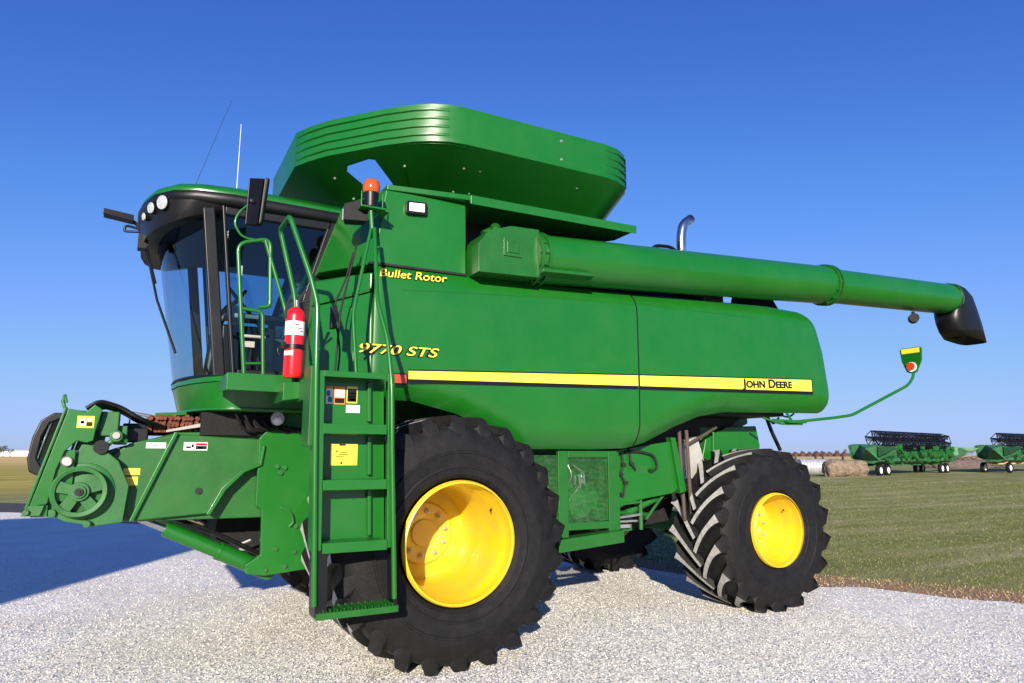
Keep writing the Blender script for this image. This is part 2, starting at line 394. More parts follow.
def rand_island_mat(name, ramp, rough=0.9):
    m = bpy.data.materials.new(name); m.use_nodes = True; t = m.node_tree; b = t.nodes['Principled BSDF']
    b.inputs['Roughness'].default_value = rough; b.inputs['Specular IOR Level'].default_value = 0.15
    g = nd(t, 'ShaderNodeNewGeometry'); r = nd(t, 'ShaderNodeValToRGB'); cr = r.color_ramp
    cr.elements[0].position, cr.elements[0].color = ramp[0][0], (*ramp[0][1], 1)
    cr.elements[1].position, cr.elements[1].color = ramp[-1][0], (*ramp[-1][1], 1)
    for p, c in ramp[1:-1]: e = cr.elements.new(p); e.color = (*c, 1)
    t.links.new(g.outputs['Random Per Island'], r.inputs['Fac']); t.links.new(r.outputs[0], b.inputs['Base Color']); return m
scatter_mesh('gravel_stones', V.reshape(-1, 3), F.reshape(-1, 3), rand_island_mat('loose_limestone', [(0, (0.10, 0.09, 0.085)), (0.12, (0.52, 0.50, 0.45)), (0.45, (0.86, 0.82, 0.75)), (1, (0.93, 0.90, 0.84))]),
             'loose pale crushed limestone pieces lying on the gravel yard', 'gravel')
# grass blades on the lawn right of the yard
N = 150000
dep = 6.0+30*rs.rand(N)**1.5; lat = (rs.rand(N)*1.5-0.45)*(dep*0.8)
P = np.array([CAM.x, CAM.y])+dep[:, None]*FWn+lat[:, None]*RT
sdn = (P-np.array(E0))@np.array(EN); ok = sdn < 0.32-0.9*rs.rand(N)**.6; P = P[ok]; sdn = sdn[ok]; dep = dep[ok]; N = len(P)
h = (0.010+0.018*rs.rand(N)); wd = (0.0022+0.002*rs.rand(N))*(0.8+dep/7)
an = rs.rand(N)*2*PI; lean = (rs.rand(N, 2)-.5)*1.3*h[:, None]
base = np.stack([P[:, 0], P[:, 1], np.array([gz(a, b) for a, b in P])], -1)
d = np.stack([np.cos(an), np.sin(an), 0*an], -1)*wd[:, None]
V = np.stack([base-d, base+d, base+np.concatenate([lean, h[:, None]], 1)], 1)
F = np.arange(3*N).reshape(N, 3)
dry = sdn > -0.9
for nm, sel, ramp, lb, ct in (('grass', ~dry, [(0, (0.06, 0.08, 0.025)), (0.45, (0.11, 0.13, 0.045)), (0.85, (0.17, 0.17, 0.07)), (1, (0.30, 0.26, 0.13))], 'short mown olive green grass with dry tan blades on the lawn', 'grass'),
                  ('dry_weeds', dry, [(0, (0.17, 0.09, 0.05)), (0.4, (0.34, 0.20, 0.12)), (0.7, (0.24, 0.22, 0.10)), (1, (0.50, 0.40, 0.26))], 'reddish brown dead weeds along the gravel edge', 'dead grass')):
    Vs = V[sel]; scatter_mesh(nm, Vs.reshape(-1, 3), np.arange(3*len(Vs)).reshape(-1, 3), rand_island_mat(nm+'_blades', ramp), lb, ct)

# ------------------------------------------------------------------ the combine
cb = thing('combine_harvester', 'large green combine with yellow wheels and folded unloading tube, no header, on white gravel', 'combine')
G = M['green']; GD = M['greend']

# ---- wheels
def lug_points(Rt, hw, side, a0, da, n=9):
    """centre line of one lug from the tread centre to the shoulder: returns list of (angle, y, radius of base, height)"""
    out = []
    for k in range(n):
        t = k/(n-1)
        if t < 0.8: y = hw*(0.0+t/0.8*0.97)*side+0.02*side; r = Rt
        else:
            q = (t-0.8)/0.2; y = side*(hw*0.97+0.02+q*0.035); r = Rt-q*0.13
        a = a0+da*(1-(1-t)**1.25)
        out.append((a, y, r, 1.0 if t < .8 else 1-(t-.8)/.2*0.75))
    return out
def make_wheel(cx, cy, cz, Rt, hw, nl, rim, side, steer, da, rimdepth, boltR, nb, lh=0.062):
    """side=-1 outer face towards -Y. rim = outer lip radius"""
    o = -side
    piv = Vector((cx, cy, cz)); rot = Matrix.Translation(piv) @ Matrix.Rotation(steer, 4, 'Z') @ Matrix.Translation(-piv)
    # disc + bolts is the wheel object
    b = B(); c = (cx, cy, cz); yl = side*(hw+0.025)
    dsc = yl-side*rimdepth; rd = rim*0.80
    lathe(b, [(0, dsc+side*.0), (0.08, dsc), (boltR*0.72, dsc), (boltR*0.78, dsc+side*.008), (boltR*1.35, dsc+side*.008), (boltR*1.45, dsc-side*.02), (rd*0.93, dsc-side*.03), (rd*1.01, dsc-side*.03), (rd*1.01, dsc-side*.05), (0.0, dsc-side*.05)], c, 72)
    for k in range(nb):
        a = 2*PI*(k+.3)/nb; p = Vector((cx+boltR*math.cos(a), cy+dsc, cz+boltR*math.sin(a)))
        cyl(b, p-Vector((0, side*-.006, 0)), p+Vector((0, side*.022, 0)), .025, seg=12, mi=0)
        cyl(b, p+Vector((0, side*.018, 0)), p+Vector((0, side*.036, 0)), .0165, seg=6, mi=1)
        cyl(b, p+Vector((0, side*.03, 0)), p+Vector((0, side*.055, 0)), .008, seg=8, mi=1)
    cyl(b, (cx, cy+dsc-side*.3, cz), (cx, cy+dsc+side*.012, cz), boltR*0.6, seg=32)
    b.transform(rot)
    wh = part('wheel', b, [M['yellow'], M['steel']], cb, 0, 40)
    b = B()
    prof = [(rim*.955, -.012), (rim*.985, -.004), (rim, 0.012), (rim*.99, .022), (rim*.955, .022), (rim*.945, .05), (rim*.935, .10), (rim*.90, .13), (rim*.885, .20), (rim*.865, .24), (rim*.845, rimdepth*.75), (rim*.82, rimdepth), (rim*.80, rimdepth+.03), (rim*.80, max(hw*1.7, rimdepth+.035)), (rim*.9, hw*2.06), (rim*.98, hw*2.10),
            (rim*1.0, hw*2.08), (rim*.99, hw*1.96), (rim*.90, hw*1.3), (rim*.93, .2), (rim*.97, .05), (rim*1.005, .028)]
    lathe(b, [(r, yl-side*t) for r, t in prof], c, 96, closed=True)
    cyl(b, (cx+rim*.87*math.cos(.6), cy+yl-side*.16, cz+rim*.87*math.sin(.6)), (cx+rim*.82*math.cos(.6), cy+yl-side*.14, cz+rim*.82*math.sin(.6)), .007, seg=8, mi=1)
    b.transform(rot); part('rim', b, [M['yellow'], M['dark']], wh, 0, 35)
    # tyre
    b = B(); Rb = Rt-lh
    half = [(rim*.99, hw*.86), (rim*1.04, hw*.99), (rim*1.10, hw*1.035), (rim*1.2, hw*1.05), (rim*1.215, hw*1.062), (rim*1.235, hw*1.062), (rim*1.25, hw*1.055), (Rb*.74, hw*1.072), (Rb*.745, hw*1.083), (Rb*.76, hw*1.083), (Rb*.765, hw*1.07), (Rb*.82, hw*1.06), (Rb*.90, hw*1.01), (Rb*.955, hw*.95), (Rb*.985, hw*.88), (Rb, hw*.70), (Rb*1.004, hw*.35)]
    prof = half+[(Rb*1.006, 0)]+[(r, -y) for r, y in half[::-1]]
    lathe(b, prof, c, 120, closed=True, mi=0)
    for f in b.faces:
        f.material_index = 0
    for s in (-1, 1):
        for k in range(nl):
            a0 = 2*PI*(k+(0.25 if s > 0 else -0.25))/nl
            L = []
            nn = 12
            for q in range(nn):
                t = q/(nn-1)
                if t < .74: y = hw*(-.04+t/.74*.98); r = Rt; base = Rb*1.0-.012
                else:
                    p = (t-.74)/.26; y = hw*(.94+.065*p); r = Rt-p*.16*Rt/.92; base = r-.04
                ang = a0-da*(1-(1-t)**1.7)
                wdt = (.019+.009*t+.020*max(0, (t-.45)/.29)**2)*(22/nl) if t < .74 else .066*(22/nl)*math.sqrt(max(.10, 1-.85*((t-.74)/.26)**2))
                L.append((ang, s*y, r, base, wdt, t))
            rings = []
            for q, (ang, y, r, base, wdt, t) in enumerate(L):
                A = L[max(0, q-1)]; Z = L[min(nn-1, q+1)]
                dy = Z[1]-A[1]; dl = (Z[0]-A[0])*r; ln = math.hypot(dy, dl) or 1
                # width direction perpendicular to the centre line in the (arc, y) plane
                wy, wa = -dl/ln, dy/ln
                if t > .74: wy, wa = 0, (1 if wa > 0 else -1)
                ring = []
                for (sg, rr, wk) in ((-1, base, 1.45), (-1, r-.006, 1.05), (-1, r, .9), (1, r, .9), (1, r-.006, 1.05), (1, base, 1.45)):
                    yy = y+sg*wy*wdt*wk; aa = ang+sg*wa*wdt*wk/r
                    if t > .74: yo = yy - (s*.014 if rr == base else 0); yy = yo
                    ring.append(b.verts.new((cx+rr*math.cos(aa), cy+yy, cz+rr*math.sin(aa))))
                rings.append(ring)
            for q in range(nn-1):
                for j in range(5):
                    f = b.faces.new((rings[q][j], rings[q][j+1], rings[q+1][j+1], rings[q+1][j]))
                    f.material_index = 1 if (j == 2 and L[q][5] < .70) else 0
            b.faces.new(rings[0]); b.faces.new(rings[-1][::-1])
    b.transform(rot); part('tyre', b, [M['rubber'], M['lug']], wh, 0, 24)
    return wh
make_wheel(0, -1.405, .878, .95, .54, 24, .456, -1, 0, .46, .76, .18, 10)
make_wheel(0, 1.405, .878, .95, .54, 24, .456, 1, 0, .46, .76, .18, 10)
make_wheel(3.66, -1.37, .765, .825, .35, 18, .372, -1, 0, .50, .36, .15, 8)
make_wheel(3.66, 1.37, .765, .825, .35, 18, .372, 1, 0, .50, .36, .15, 8)

# ---- axles and chassis
b = B(); bx(b, -.22, .22, -1.0, 1.0, .72, 1.10)
for s in (-1, 1):
    cyl(b, (0, s*.77, .878), (0, s*1.10, .878), .27, .22, 32); bx(b, -.30, .28, min(s*.70, s*.775), max(s*.70, s*.775), .62, 1.45)
part('front_axle', b, GD, cb, .012)
b = B(); bx(b, 3.54, 3.78, -.95, .95, .62, .86)
for s in (-1, 1):
    bx(b, 3.53, 3.79, min(s*.95, s*1.1), max(s*.95, s*1.1), .52, 1.02); cyl(b, (3.66, s*1.0, .78), (3.66, s*1.25, .78), .16, .13, 24)
    cyl(b, (3.4, s*.3, .62), (3.4, s*.95, .60), .035, seg=12)
part('rear_axle', b, GD, cb, .01)
b = B()
pr(b, [(-.95, 1.2), (-.95, 3.0), (4.3, 3.0), (4.35, 1.9), (3.4, 1.5), (2.7, 1.15), (1.9, .95), (.3, .95)], -.78, .78)
part('body_shell', b, GD, cb, .01)
b = B()   # dark inner structure under the shields
bx(b, -.45, 4.45, -1.46, -.9, 2.02, 2.96); bx(b, -.45, 4.45, .9, 1.46, 2.02, 2.96)
bx(b, .95, 2.1, -1.40, -.9, 1.60, 2.02); bx(b, .95, 2.1, .9, 1.40, 1.60, 2.02)
bx(b, .9, 4.2, -1.44, 1.44, 1.95, 2.03)
part('shield_support', b, M['dark'], cb)

# ---- side shields
ZB = [(-.62, 1.96), (-.25, 1.95), (.14, 1.86), (.36, 1.77), (.59, 1.67), (.72, 1.60), (.83, 1.575), (1.51, 1.575), (1.88, 1.585), (2.11, 1.635), (2.5, 1.80), (2.82, 1.91), (3.17, 1.965), (4.56, 1.99), (4.8, 2.0)]
ZT = [(-.62, 3.025), (.22, 3.035), (1.13, 3.065), (2.07, 3.10), (3.0, 3.14), (4.06, 3.17), (4.48, 3.16), (4.8, 3.16)]
XE = [(1.99, 4.74), (2.02, 4.80), (2.10, 4.825), (2.25, 4.83), (2.67, 4.77), (2.95, 4.69), (3.08, 4.64), (3.13, 4.60), (3.17, 4.54)]
def shield(side, xa, xb, rear):
    b = B(); nu, nv = 90, 40; g = []
    for i in range(nu+1):
        u = i/nu; col = []
        for j in range(nv+1):
            v = j/nv; v = v-.12*math.sin(2*PI*v)/1.0*.9   # denser near both edges
            xn = xa+(xb-xa)*u
            if rear: xn = xa+(4.72-xa)*(1-(1-u)**1.5)
            zb, zt = interp(xn, ZB), interp(xn, ZT)
            z = zb+(zt-zb)*v; x = xn
            if rear: x = xa+(interp(z, XE)-xa)*(xn-xa)/(4.72-xa)
            a, c = z-zb, zt-z; inn = 0
            if a < .22: inn += .11*(1-a/.22)**2.2
            if c < .2: inn += (.06+.05*max(0, min(1, (xn-.2)/1.5)))*(1-c/.2)**2.2
            inn += .05*max(0, (2.15-z))**1.5+.04*max(0, z-2.75)**1.2
            if rear:
                e = interp(z, XE)-x
                if e < .16: inn += .09*(1-e/.16)**2.3
            if not rear:
                if x+.62 < .02: inn += .01
            else: inn += .005
            col.append(b.verts.new((x, side*(1.65-inn), z)))
        g.append(col)
    for i in range(nu):
        for j in range(nv): b.faces.new((g[i][j], g[i+1][j], g[i+1][j+1], g[i][j+1]))
    o = part('side_shield', b, G, cb, 0, 50)
    bmv = o.data
    s = o.modifiers.new('solid', 'SOLIDIFY'); s.thickness = .012; s.offset = -1; s.use_rim = False
    # raised hem along the upper edge
    return o
sh1 = shield(-1, -.62, 1.979, False); sh2 = shield(-1, 1.974, 4.7, True)
for s in (1,):
    shield(s, -.62, 1.979, False); shield(s, 1.974, 4.7, True)
def shield_y(x, z, side=-1, off=0.0):
    zb, zt = interp(x, ZB), interp(x, ZT); a, c = z-zb, zt-z; inn = 0
    if a < .22: inn += .11*(1-max(0, a)/.22)**2.2
    if c < .2: inn += (.06+.05*max(0, min(1, (x-.2)/1.5)))*(1-max(0, c)/.2)**2.2
    inn += .05*max(0, (2.15-z))**1.5+.04*max(0, z-2.75)**1.2
    return side*(1.65-inn+off)
b = B(); zs_ = [1.60+(3.09-1.60)*k/40 for k in range(41)]
tube(b, [(1.981, shield_y(1.981, z, -1, .000), z) for z in zs_], .0065, 6); part('seam', b, M['black'], sh1)
b = B(); cr_ = [(-.41, 2.83), (.4, 2.885), (1.2, 2.935), (1.95, 2.965)]
tube(b, [(x, shield_y(x, z, -1, -.001), z) for x, z in [(-.41+2.36*k/30, interp(-.41+2.36*k/30, cr_)) for k in range(31)]], .004, 6); part('crease', b, M['greend'], sh1)
b = B(); tube(b, [(x, shield_y(x, z, -1, -.006), z) for x, z in [(2.02+1.6*k/20, 2.975+.012*k/20) for k in range(21)]], .004, 6); part('crease', b, M['greend'], sh2)
def stripe(par, xa, xb, side=-1):
    top = [(-.33, 2.18), (1.97, 2.27), (4.45, 2.355)]; bot = [(-.33, 2.115), (1.97, 2.17), (4.45, 2.225)]
    y0 = side*1.6555
    b = B()
    pts = [(xa, interp(xa, bot)), (xb, interp(xb, bot)), (xb, interp(xb, top)), (xa, interp(xa, top))]
    pr(b, pts, y0, side*1.652); part('stripe', b, M['stripe'], par, 0, 0)
    b = B(); pts = [(xa, interp(xa, bot)-.034), (xb+(.02 if xb > 4 else 0), interp(xb, bot)-.034), (xb+(.02 if xb > 4 else 0), interp(xb, top)+.012), (xa, interp(xa, top)+.012)]
    pr(b, pts, side*1.6515, side*1.6505); part('stripe_border', b, M['black'], par, 0, 0)
stripe(sh1, -.33, 1.965); stripe(sh2, 1.99, 4.43)
# lettering
for dy, m_, bo, dx, dz in ((0, M['black'], .0075, .0, -.001), (-.003, M['stripe'], .001, 0, 0)):
    words('lettering', '9770 STS', .105, m_, sh1, (-.735+dx, -1.6535+dy, 2.302+dz), shear=.28, bold=bo, width=.66)
for dy, m_, bo, dx, dz in ((0, M['black'], .0065, .0, -.001), (-.003, M['stripe'], .001, 0, 0)):
    words('lettering', 'Bullet Rotor', .092, m_, cb, (-.585+dx, -1.633+dy, 2.925+dz), rot=(PI/2, -.03, 0), shear=.15, bold=bo, width=.58)
words('lettering', 'John Deere', .125, M['black'], sh2, (3.345, -1.6585, 2.222), rot=(PI/2, -.035, 0), bold=.004, width=.76, small=True)
# amber side marker
b = B(); bx(b, -.475, -.345, -1.672, -1.655, 2.065, 2.155); mk = part('side_marker', b, M['black'], cb, .004)
b = B(); bx(b, -.465, -.355, -1.684, -1.6725, 2.075, 2.145); part('marker_lens', b, M['redorange'], mk, .004)

# ---- front corner panels between the cab and the shields
b = B()
loft(b, [(-.62, -1.60, 1.98), (-1.0, -1.10, 1.98), (-1.0, 1.10, 1.98), (-.62, 1.60, 1.98), (-.40, 1.55, 1.98), (-.40, -1.55, 1.98)],
        [(-.64, -1.585, 2.965), (-.97, -1.10, 2.965), (-.97, 1.10, 2.965), (-.64, 1.585, 2.965), (-.40, 1.52, 2.965), (-.40, -1.52, 2.965)])
part('corner_panel', b, G, cb, .02)
# recessed service door on the corner panel
def on_corner(u, z, off=0.0):
    t = (z-1.98)/.985; x0, y0 = -.62-.02*t, -1.60+.015*t; x1, y1 = -1.0+.03*t, -1.10
    nx, ny = -(y1-y0), (x1-x0); l = math.hypot(nx, ny); nx, ny = -nx/l, -ny/l
    if ny > 0: nx, ny = -nx, -ny
    if nx > 0: nx = nx
    nx, ny = -abs(nx), -abs(ny)
    return (x0+(x1-x0)*u+nx*off, y0+(y1-y0)*u+ny*off, z)
b = B()
out_ = [(.25, 2.12), (.88, 2.12), (.93, 2.20), (.93, 2.60), (.85, 2.70), (.32, 2.70), (.25, 2.62)]
loft(b, [on_corner(u, z, -.004) for u, z in out_], [on_corner(u, z, .014) for u, z in out_])
part('service_door', b, G, cb, .008)
b = B(); loft(b, [on_corner(u, z, -.005) for u, z in [(-.02, 2.80), (1.02, 2.74), (1.02, 2.765), (-.02, 2.825)]], [on_corner(u, z, .02) for u, z in [(-.02, 2.80), (1.02, 2.74), (1.02, 2.765), (-.02, 2.825)]])
part('corner_trim', b, GD, cb, 0)

# ---- grain tank body
b = B()
low = [(-.63, -1.60, 3.03), (-.95, -1.10, 3.03), (-.95, 1.10, 3.03), (-.63, 1.60, 3.03), (.185, 1.60, 3.03), (.185, -1.60, 3.03)]
hi = [(-.53, -1.56, 3.685), (-.74, -1.08, 3.685), (-.74, 1.08, 3.685), (-.53, 1.56, 3.685), (.185, 1.58, 3.685), (.185, -1.58, 3.685)]
loft(b, low, hi)
bx(b, .187, 3.1, 1.02, 1.58, 2.99, 3.685)
tk = part('grain_tank', b, G, cb, .012)
b = B(); bx(b, .187, 2.1, -1.15, 1.01, 2.99, 3.68); part('recess_wall', b, M['black'], tk)
b = B()                                                                     # roof ledge above the tube
prz(b, [(-.52, -1.555), (.15, -1.66), (1.96, -1.70), (1.96, -1.35), (1.70, -1.0), (-.52, -1.0)], 3.688, 3.735)
hexa(b, [(.19, -1.665, 3.655), (1.96, -1.705, 3.655), (1.96, -1.66, 3.69), (.19, -1.62, 3.69), (.19, -1.67, 3.737), (1.96, -1.71, 3.737), (1.96, -1.66, 3.737), (.19, -1.62, 3.737)])
part('tank_ledge', b, G, tk, .006)
b = B()
pr(b, [(.19, 3.01), (1.98, 3.09), (4.48, 3.13), (4.48, 3.07), (1.98, 3.03), (.19, 2.95)], -1.52, 1.52); part('deck', b, GD, cb, .01)
# seam strip between tank and shields
b = B(); pr(b, [(-.66, 3.026), (.19, 3.032), (.19, 3.05), (-.66, 3.045)], -1.606, -1.55); part('tank_trim', b, M['dark'], cb)
# work light on the tank
b = B()
pr(b, [(-.36, 3.495), (-.20, 3.505), (-.185, 3.52), (-.185, 3.60), (-.20, 3.615), (-.355, 3.605), (-.37, 3.59), (-.37, 3.51)], -1.612, -1.57); wl = part('work_light', b, M['black'], tk, .004)
b = B(); pr(b, [(-.345, 3.515), (-.21, 3.523), (-.21, 3.598), (-.345, 3.588)], -1.620, -1.612); part('lamp_glass', b, M['white'], wl, .004)

# ---- grain tank extension: rounded octagonal hopper
top = [(-1.10, 0.0), (-1.10, -.61), (-1.02, -.78), (-.90, -.98), (-.52, -1.43), (-.32, -1.62), (-.20, -1.70), (-.06, -1.76), (.10, -1.78),
       (1.55, -1.78), (1.72, -1.75), (1.86, -1.67), (1.97, -1.53), (2.02, -1.36), (2.02, 0.0)]
full = top+[(x, -y) for x, y in top[::-1][1:-1]]
def inner(x, y):
    k = min(1, max(0, (x-.3)/1.6))
    yy = y*(.56+.26*k); xx = x+.62*max(0, .3-x)/1.4 - .10*max(0, x-1.0)
    return xx, yy
INZ = 3.87
def bandring(z, off):
    cx, cy = .45, 0; out = []
    n = len(full)
    for i, (x, y) in enumerate(full):
        a = Vector(full[i-1]); c = Vector(full[(i+1)%n]); t = (c-a).normalized(); nx, ny = t.y, -t.x
        v = Vector((x-cx, y-cy))
        if v.x*nx+v.y*ny < 0: nx, ny = -nx, -ny
        corner = (x < -.1 and abs(y) > .62 or x > 1.62 and abs(y) > .8)
        o = off if corner else 0
        out.append((x+nx*o, y+ny*o, z))
    return out
b = B(); zs = []
zb0, zt0 = 4.13, 4.465
prof = [(zb0, 0)]
for k in range(4):
    z = zb0+.045+k*.075
    prof += [(z, 0), (z+.008, .016), (z+.022, .016), (z+.03, 0)]
prof += [(zt0, 0)]
rings = [[b.verts.new(p) for p in bandring(z, o)] for z, o in prof]
inn = [[b.verts.new((x*.985+.007, y*.985, z)) for x, y in full] for z in (zt0+.0, 4.12)]
bot = [b.verts.new((*inner(x, y), INZ)) for x, y in full]
bot2 = [b.verts.new((inner(x, y)[0]*.97+.01, inner(x, y)[1]*.97, INZ+.012)) for x, y in full]
neck = [b.verts.new((*inner(x, y), 3.70)) for x, y in full]
n = len(full); hole = set()
def skin(A, Z):
    for i in range(n):
        yield b.faces.new((A[i], A[(i+1)%n], Z[(i+1)%n], Z[i]))
for A, Z in zip(rings, rings[1:]): list(skin(A, Z))
list(skin(rings[-1], inn[0])); list(skin(inn[0], inn[1]))
def flare(A, Z, cut):
    for i in range(n):
        a, c, d, e = A[i], A[(i+1)%n], Z[(i+1)%n], Z[i]
        if i == cut:
            # four-sided frame round an open viewing window
            def P(u, v): return (a.co*(1-u)+c.co*u)*(1-v)+(e.co*(1-u)+d.co*u)*v
            W = [b.verts.new(P(u, v)) for u, v in ((.14, .26), (.22, .18), (.66, .13), (.76, .16), (.97, .62), (.93, .74), (.50, .82), (.42, .76))]
            Q_ = (a, c, d, e)
            for k in range(4):
                b.faces.new((Q_[k], Q_[(k+1)%4], W[(2*k+2)%8], W[2*k+1])); b.faces.new((Q_[k], W[2*k+1], W[2*k]))
        else: b.faces.new((a, c, d, e))
flare(rings[0], bot, 3); flare(inn[1], bot2, 3); list(skin(bot, neck))
ext_ = part('tank_extension', b, G, cb, 0, 28)
b = B(); rb = random.Random(4)   # bolt heads on the flare and band
for (x, y, z) in [(-.98, -.55, 4.30)]: pass
for i, t in ((2, .5), (4, .6), (8, .04), (8, .15), (8, .75), (8, .85)):
    for v in (.35, .75):
        p0 = Vector((*full[i], 4.13)).lerp(Vector((*full[(i+1)%n], 4.13)), t); p1 = Vector((*inner(*full[i]), INZ)).lerp(Vector((*inner(*full[(i+1)%n]), INZ)), t)
        q = p0.lerp(p1, v); bx(b, q.x-.008, q.x+.008, q.y-.012, q.y+.012, q.z-.012, q.z+.004)
for x in (1.05, ):
    for z in (4.20, 4.38): bx(b, x-.01, x+.01, -1.786, -1.778, z-.01, z+.01)
part('bolt_head', b, M['steel'], ext_)
# roof of the tank seen through window is open; cross auger cover
# ---- unloading tube
b = B()
ax0, ax1, ax2 = Vector((.78, -1.62, 3.265)), Vector((4.83, -1.62, 3.505)), Vector((7.40, -1.62, 3.615))
tube(b, [ax0, ax1], .222, 40)
tube(b, [ax1+(ax2-ax1)*0.0, ax2], .205, 40)
au = part('unloading_tube', b, G, cb, 0, 40)
b = B(); d = (ax1-ax0).normalized()
for q, rr in ((ax0+d*.02, .25), (ax0+d*.10, .245)): cyl(b, q-d*.012, q+d*.012, rr, seg=40)
for q in (ax1-d*.03, ax1+d*.03): cyl(b, q-d*.014, q+d*.014, .245, seg=40)
for k in range(14):
    a = 2*PI*k/14; o = Vector((0, math.cos(a), math.sin(a)))*.228
    for q in (ax1, ax0+d*.06): cyl(b, q+o-d*.06, q+o+d*.06, .011, seg=6)
cyl(b, ax2-d*.05, ax2-d*.02, .22, seg=40)
part('flange', b, GD, au, 0, 40)
b = B()   # elbow casting
tube(b, [(.45, -1.16, 3.22), (.45, -1.45, 3.22)], .19, 32)
pr(b, [(.21, 3.03), (.21, 3.27), (.30, 3.40), (.52, 3.475), (.80, 3.485), (.80, 3.05)], -1.79, -1.42)
cyl(b, (.42, -1.70, 3.42), (.46, -1.60, 3.5), .05, seg=12); bx(b, .44, .62, -1.803, -1.792, 3.20, 3.36); bx(b, .47, .59, -1.812, -1.804, 3.23, 3.33)
cyl(b, (.36, -1.58, 3.42), (.45, -1.58, 3.47), .05, seg=14); cyl(b, (.56, -1.6, 3.44), (.64, -1.6, 3.49), .045, seg=12)
part('elbow', b, GD, au, .06, 40)
b = B(); bx(b, .80, 1.35, -1.79, -1.77, 3.11, 3.145)
hexa(b, [(.80, -1.86, 3.09), (1.35, -1.85, 3.115), (1.35, -1.72, 3.10), (.80, -1.72, 3.075), (.80, -1.86, 3.12), (1.35, -1.85, 3.145), (1.35, -1.72, 3.145), (.80, -1.72, 3.12)])
bx(b, .85, 1.30, -1.60, -1.5, 3.48, 3.51)
part('tube_bracket', b, GD, au, .004)
# rubber spout
b = B()
rr = [(7.54, 3.62, .205, .215, 0), (7.68, 3.61, .20, .215, -.25), (7.82, 3.52, .20, .20, -.7), (7.92, 3.38, .20, .19, -1.05), (7.97, 3.22, .20, .19, -1.2), (8.0, 3.08, .20, .20, -1.25)]
prev = None
secs = [((7.34, 3.83), (7.34, 3.41), .212, 1.0), ((7.45, 3.84), (7.30, 3.395), .212, 1.0), ((7.62, 3.81), (7.25, 3.385), .205, .9), ((7.84, 3.70), (7.24, 3.34), .195, .75), ((7.95, 3.50), (7.28, 3.26), .19, .62), ((8.03, 3.27), (7.34, 3.17), .185, .55), ((8.08, 3.04), (7.44, 3.10), .18, .5)]
for (A_, B_, hy, e) in secs:
    kx = -.10*min(1, max(0, (3.83-A_[1])/.2)); A_ = (A_[0]+kx, A_[1]); B_ = (B_[0]+kx*.3, B_[1])
    ring = []; cxx, czz, hx_, hz_ = (A_[0]+B_[0])/2, (A_[1]+B_[1])/2, (A_[0]-B_[0])/2, (A_[1]-B_[1])/2
    for k in range(32):
        a = 2*PI*k/32; ca_, sa_ = math.cos(a), math.sin(a); sg = lambda q: 1 if q > 0 else -1
        u_, w_ = sg(ca_)*abs(ca_)**e, sg(sa_)*abs(sa_)**e
        ring.append(b.verts.new((cxx+hx_*w_, -1.62+hy*u_, czz+hz_*w_)))
    if prev:
        for k in range(32): b.faces.new((prev[k], prev[(k+1)%32], ring[(k+1)%32], ring[k]))
    prev = ring
sp_ = part('spout', b, M['black'], au, 0, 50); s = sp_.modifiers.new('s', 'SOLIDIFY'); s.thickness = .012
b = B(); cyl(b, (6.55, -1.62, 3.36), (6.55, -1.62, 3.30), .02, seg=10); cyl(b, (6.50, -1.66, 3.27), (6.60, -1.58, 3.27), .06, seg=16); part('tube_lamp', b, M['rubber'], au, .004)
# ---- rest for the tube and engine deck
b = B(); pr(b, [(3.72, 3.12), (3.80, 3.36), (4.25, 3.42), (4.5, 3.12)], -1.30, -1.15); pr(b, [(3.0, 3.1), (3.0, 3.3), (3.3, 3.3), (3.3, 3.1)], -1.5, -1.1)
part('tube_rest', b, M['black'], cb, .01)
b = B(); bx(b, 2.05, 3.35, -1.05, 1.3, 3.1, 3.55); part('engine_hood', b, M['black'], cb, .04)
b = B()
for (x, y) in ((2.85, -1.05), (3.85, -.95)):
    tube(b, [(x-.2, y, 3.72), (x-.1, y, 3.84), (x+.15, y, 3.86), (x+.3, y, 3.75)], .02, 8, rad=.08)
bx(b, 2.6, 4.0, -1.0, .9, 3.55, 3.74)
part('deck_hose', b, M['black'], cb)
b = B(); tube(b, [(3.18, -1.0, 3.5), (3.19, -1.0, 4.02), (3.23, -1.0, 4.18), (3.36, -1.0, 4.27)], .055, 24, rad=.12, cap=False)
ex = part('exhaust_pipe', b, M['chrome'], cb, 0, 60); s = ex.modifiers.new('s', 'SOLIDIFY'); s.thickness = .004
b = B(); cyl(b, (3.18, -1.0, 3.5), (3.18, -1.0, 3.80), .062, seg=24); part('heat_shield', b, M['dark'], ex)
# ------------------------------------------------------------------ cab
b = B()
for s in (-1, 1):
    y0, y1 = s*.965, s*.905
    pr(b, [(-1.69, 2.13), (-1.60, 2.13), (-1.77, 3.56), (-1.865, 3.56)], y0, y1); pr(b, [(-1.555, 2.13), (-1.525, 2.13), (-1.69, 3.56), (-1.72, 3.56)], s*.975, s*.905)            # front post with the door edge
    pr(b, [(-1.06, 2.13), (-.80, 2.13), (-.74, 3.56), (-.84, 3.56), (-1.045, 2.80)], y0, y1)
    pr(b, [(-1.52, 2.13), (-1.05, 2.13), (-1.05, 2.20), (-1.52, 2.20)], y0, y1)
    pr(b, [(-1.69, 3.46), (-.83, 3.46), (-.80, 3.58), (-1.69, 3.58)], y0, y1)
bx(b, -.86, -.80, -.905, .905, 2.13, 2.75); bx(b, -.84, -.78, -.905, .905, 3.40, 3.58)
cabo = part('cab', b, M['black'], cb, .012)
def wind(z, k=10):
    t = (z-2.14)/1.42; out = []
    for i in range(2*k+1):
        y = -.93+1.86*i/(2*k); q = y/.93
        x = (-1.93-.24*t)+(.27+.06*t)*abs(q)**2.4
        out.append((x, y, z))
    return out
